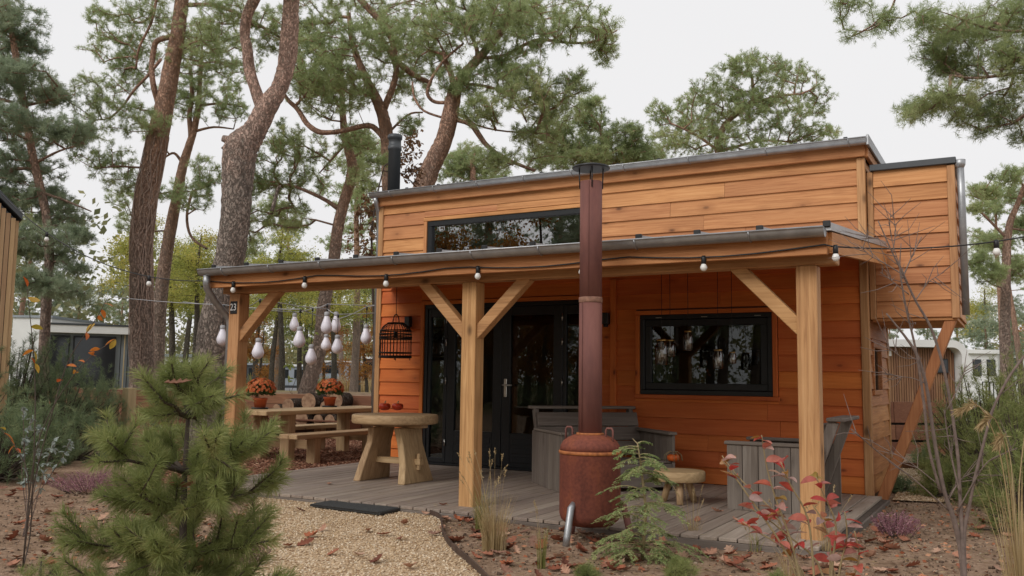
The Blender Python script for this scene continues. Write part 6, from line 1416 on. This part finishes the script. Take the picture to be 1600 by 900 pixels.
P = np.stack([x, y, np.maximum(np.maximum(gh(x, y), np.where(inpoly(x, y, PATHP), GZ+.008, -1)), np.where((y > -.3) & (x < .27) & (x > -6.3), -.001, -1))+.004], 1); tag(soup('needle_litter', leaves(P, rng.normal(size=(n, 3))*[1, 1, .08], .055, .06), 4, MAT['grass_dry']), 'dry fallen pine needles strewn over soil and path', 'needle litter', kind='stuff')
mb = MB()
for i in range(160):
    px_, py_ = rng.uniform(0, 1600), rng.uniform(760, 900); q = onZ(px_, py_, -.06)
    if not clear(q[0], q[1]) and rng.random() < .97: continue
    a = rng.uniform(0, 6.28); l_ = rng.uniform(.05, .16); z_ = float(gh(q[0], q[1]))+.006; mb.tube([(q[0], q[1], z_), (q[0]+math.cos(a)*l_*.5, q[1]+math.sin(a)*l_*.5, z_+.006), (q[0]+math.cos(a+.2)*l_, q[1]+math.sin(a+.2)*l_, z_)], .002, 4)
tag(mb.build('fallen_twigs', MAT['stem_dry']), 'thin dry twigs scattered over the soil beds', 'twigs', kind='stuff')

# ================================================================== NEIGHBOURING BUILDINGS
RH = np.array([CR[0], CR[1], 0]); RH /= np.linalg.norm(RH); FH = np.array([CF[0], CF[1], 0]); FH /= np.linalg.norm(FH)
class Fr:
    """building frame: s along the picture plane, d away from the camera, z up"""
    def __init__(s, px_, D, turn=0.):
        q = at(px_, 590, D); s.o = np.array([q[0], q[1], 0]); c_, s_ = math.cos(turn), math.sin(turn); s.r = RH*c_+FH*s_; s.f = FH*c_-RH*s_; s.D = D
    def p(s, a, d, z): return s.o+s.r*a+s.f*d+np.array([0, 0, z])
    def box(s, mb, a0, a1, d0, d1, z0, z1): mb.hexa([s.p(a0, d0, z0), s.p(a1, d0, z0), s.p(a1, d1, z0), s.p(a0, d1, z0), s.p(a0, d0, z1), s.p(a1, d0, z1), s.p(a1, d1, z1), s.p(a0, d1, z1)])
    def part(s, name, mat, parent, *b):
        mb = MB(); s.box(mb, *b); return mb.build(name, MAT[mat], parent)
# slatted hut cut by the left picture edge
f = Fr(8, 12.0, .62); hz_ = lambda y_, D: at(30, y_, D)[2]
zr = hz_(331, 12.0); ht = empty('slatted_hut', tuple(f.p(-1.6, 1, -.07)), 'hut clad in upright tan slats cut by the left edge', 'hut'); W_ = 3.0
mb = MB(); P = [f.p(-W_, .04, -.1), f.p(0, .04, -.1), f.p(0, .04, zr-.06), f.p(-W_/2, .04, zr+W_/2*.98-.06), f.p(-W_, .04, zr-.06)]; Q = [p+f.f*3.6 for p in P]; n5 = 5
mb.add(P+Q, [tuple(range(5))[::-1], tuple(range(5, 10))]+[(i, (i+1) % 5, 5+(i+1) % 5, 5+i) for i in range(5)]); mb.build('wall', MAT['anthracite'], ht)
for k in range(46):
    a = -.062*(k+1); top = zr-.03+min(-a-.03, W_+a+.03)*.98; mb = MB(); f.box(mb, a+.004, a+.058, .0, .04, -.08, top-.05); mb.build('slat', MAT['slat_hut'], ht)
for k in range(16):
    mb = MB(); f.box(mb, .0, .04, .02+k*.062, .076+k*.062, -.08, zr-.08); mb.build('slat', MAT['slat_hut'], ht)
for s_ in (0, 1):
    a0, z0, a1, z1 = ((.07, zr-.07, -W_/2, zr+W_/2*.98+.0), (-W_-.07, zr-.07, -W_/2, zr+W_/2*.98+.0))[s_]
    mb = MB(); mb.hexa([f.p(a0, -.06, z0), f.p(a1, -.06, z1), f.p(a1, 3.7, z1), f.p(a0, 3.7, z0), f.p(a0, -.06, z0+.09), f.p(a1, -.06, z1+.09), f.p(a1, 3.7, z1+.09), f.p(a0, 3.7, z0+.09)]); mb.build('roof_slope', MAT['anthracite'], ht)
# mobile home on the left
D = 28.; f = Fr(72, D, .46); sc = D/FPX; wdt = 134*sc; zt = at(100, 505, D)[2]
mh = empty('mobile_home', tuple(f.p(wdt/2, 2, -.07)), 'grey mobile home with dark glazed front on the left', 'mobile home')
f.part('body', 'grey_panel', mh, 0, wdt, .1, 8, .25, zt-.28); f.part('roof', 'white_panel', mh, -.08, wdt+.12, -.15, 8.2, zt-.28, zt-.04); f.part('roof_trim', 'anthracite', mh, -.1, wdt+.14, -.17, 8.2, zt-.039, zt+.02)
f.part('plinth', 'anthracite', mh, .05, wdt-.05, .2, 7.9, -.2, .25)
for (a0, a1) in ((.05, .62), (.70, 1.95)):
    wf = f.part('window_frame', 'black_frame', mh, a0, a1, .02, .099, .55, zt-.36); f.part('pane', 'dark_glass', wf, a0+.05, a1-.05, .005, .019, .60, zt-.42)
for k in range(5): f.part('railing_bar', 'pale_stake' if k % 2 else 'black_paint', mh, 2.08+k*.11, 2.11+k*.11, -.02, .01, .1, zt-.3)
an = empty('annex', tuple(Fr(20, 30.).p(.5, 1, -.07)), 'plain white box shaped annex behind the slatted hut', 'annex'); f2 = Fr(14, 30.); z2 = at(40, 492, 30)[2]
f2.part('wall', 'white_panel', an, 0, 61*30/FPX, 0, 4, -.1, z2-.08); f2.part('roof', 'grey_panel', an, -.04, 61*30/FPX+.04, -.05, 4.05, z2-.079, z2)
# rounded cabin on the right
D = 30.; f = Fr(1515, D, .06); sc = D/FPX; zt = at(1460, 531, D)[2]; Wd = 190*sc
rc = empty('rounded_cabin', tuple(f.p(-Wd/2, 2, -.07)), 'cabin with white rounded frame and brown slatted front beyond the strut', 'cabin')
def arch(r, inset, zlo):
    pts = []; x0, x1, z1 = -Wd+inset, -inset, zt-inset; rr = max(.05, r-inset)
    pts.append((x1, zlo)); pts += [(x1-rr+rr*math.cos(a), z1-rr+rr*math.sin(a)) for a in np.linspace(0, math.pi/2, 8)]; pts += [(x0+rr-rr*math.sin(a), z1-rr+rr*math.cos(a)) for a in np.linspace(0, math.pi/2, 8)]; pts.append((x0, zlo)); return pts
o_, i_ = arch(.55, 0, -.1), arch(.55, .24, -.1); n = len(o_); V = []; Fc = []
for (d0) in (0, 7.):
    V += [f.p(a, d0, z) for a, z in o_]+[f.p(a, d0, z) for a, z in i_]
for k in range(n-1):
    Fc += [(k, k+1, n+k+1, n+k), (2*n+k, 3*n+k, 3*n+k+1, 2*n+k+1), (k, 2*n+k, 2*n+k+1, k+1), (n+k, n+k+1, 3*n+k+1, 3*n+k)]
mb = MB(); mb.add(V, Fc); mb.build('frame', MAT['white_panel'], rc)
f.part('back_panel', 'anthracite', rc, -Wd+.25, -.25, .5, .6, -.1, zt-.26)
ns_ = int((Wd-.5)/.085)
for k in range(ns_):
    a = -Wd+.25+k*.085; e_ = min(a+Wd-.24, -.24-a-.06); top = zt-.26-(0 if e_ > .31 else .31-math.sqrt(max(0, .31**2-(.31-max(0, e_))**2)))
    mb = MB(); f.box(mb, a, a+.06, .42, .49, -.1, top); mb.build('slat', MAT['slat_brown'], rc)
wf = f.part('window', 'black_frame', rc, -.95, -.52, .36, .415, zt-1.1, zt-.62); f.part('pane', 'dark_glass', wf, -.91, -.56, .345, .359, zt-1.06, zt-.66)
f.part('vent_plate', 'white_panel', rc, -2.62, -2.48, .38, .418, zt-.55, zt-.38)
# terrace boards before it
f = Fr(1395, 15.5, .0); tw = empty('terrace_wall', tuple(f.p(.5, 0, -.07)), 'low stepped wall of brown boards behind the strut', 'garden wall')
for k, (z0, z1, d0) in enumerate(((-.08, .13, .0), (.17, .42, .05), (.46, .82, .10))):
    for j in range(2): mb = MB(); f.box(mb, -.9+j*.95, .04+j*.95, d0, d0+.06, z0, z1); mb.build('board', MAT['corten_board'], tw)
f.part('post', 'corten_board', tw, 1.0, 1.08, .0, .18, -.08, .86); f.part('backing', 'dark_interior', tw, -.9, 1.0, .17, .2, -.08, .80)
mb = MB(); mb.box(-1.0, 1.35, 7.02, 7.06, -.1, .03, .004); tag(mb.build('border_board', MAT['corten_board']), 'reddish timber border board edging the gravel patch behind the cabin', 'border board')
def trailer(label, px0, px1, ytop, D, body, rf, nwin, name='caravan', cat='caravan', rail=False, depth=3.):
    f = Fr(px0, D); w_ = (px1-px0)*D/FPX; z = at(px0, ytop, D)[2]; e = empty(name, tuple(f.p(w_/2, 1, -.07)), label, cat)
    f.part('wall', body, e, 0, w_, 0, depth, .2, z-.2); f.part('roof', rf, e, -.12, w_+.12, -.2, depth+.2, z-.2, z); f.part('skirt', 'anthracite', e, .1, w_-.1, .1, depth-.1, -.1, .2)
    for k in range(nwin):
        a = w_*(k+.5)/nwin; ww = w_/nwin*.30; wf = f.part('window', 'black_frame', e, a-ww, a+ww, -.04, -.005, z-1.35, z-.5); f.part('pane', 'dark_glass', wf, a-ww*.9, a+ww*.9, -.06, -.045, z-1.3, z-.55)
    if rail:
        for k in range(9): f.part('railing_bar', 'black_paint', e, w_*k/8-.02, w_*k/8+.02, -1.2, -1.16, .3, 1.25)
        f.part('railing_top', 'black_paint', e, 0, w_, -1.22, -1.14, 1.25, 1.3); f.part('terrace', 'white_panel', e, 0, w_, -1.25, -.05, -.1, .3)
    return e
trailer('white caravan with dark windows right of the rounded cabin', 1516, 1560, 546, 46., 'white_panel', 'white_panel', 2, rail=True)
trailer('white caravan cut by the right picture edge', 1572, 1650, 545, 50., 'white_panel', 'grey_panel', 3)
trailer('dark grey chalet behind the left post', 362, 428, 567, 92., 'anthracite', 'grey_panel', 3)
trailer('blue grey chalet behind the lowest bulb lamp', 432, 478, 569, 88., 'grey_panel', 'white_panel', 2)
trailer('long blue grey chalet with white roof behind the bulb lamps', 482, 560, 563, 96., 'grey_panel', 'white_panel', 4)
trailer('brown chalet with pale roof beside the house corner', 566, 596, 557, 80., 'slat_brown', 'white_panel', 1)
trailer('white caravan glimpsed between the two thick trunks', 255, 300, 553, 60., 'white_panel', 'grey_panel', 2)
# ornamental grasses and low shrubs before the far chalets
for (px_, D, lab) in ((545, 62, 'orange dry grass clump by the road near the house corner'), (572, 58, 'orange dry grass clump beside the house corner'), (420, 75, 'pale shrub grass before the dark chalet'), (398, 70, 'pale grass clump behind the left flowerpot'), (500, 72, 'whitish grass clump before the long chalet')):
    q = at(px_, 590, D); grass(lab, (q[0], q[1], float(gh(q[0], q[1]))), 150, 1.5, .7, 'grass_dry' if px_ > 530 else 'grass_green', group='grass clumps along the far road', wd=.07, lean=.3)
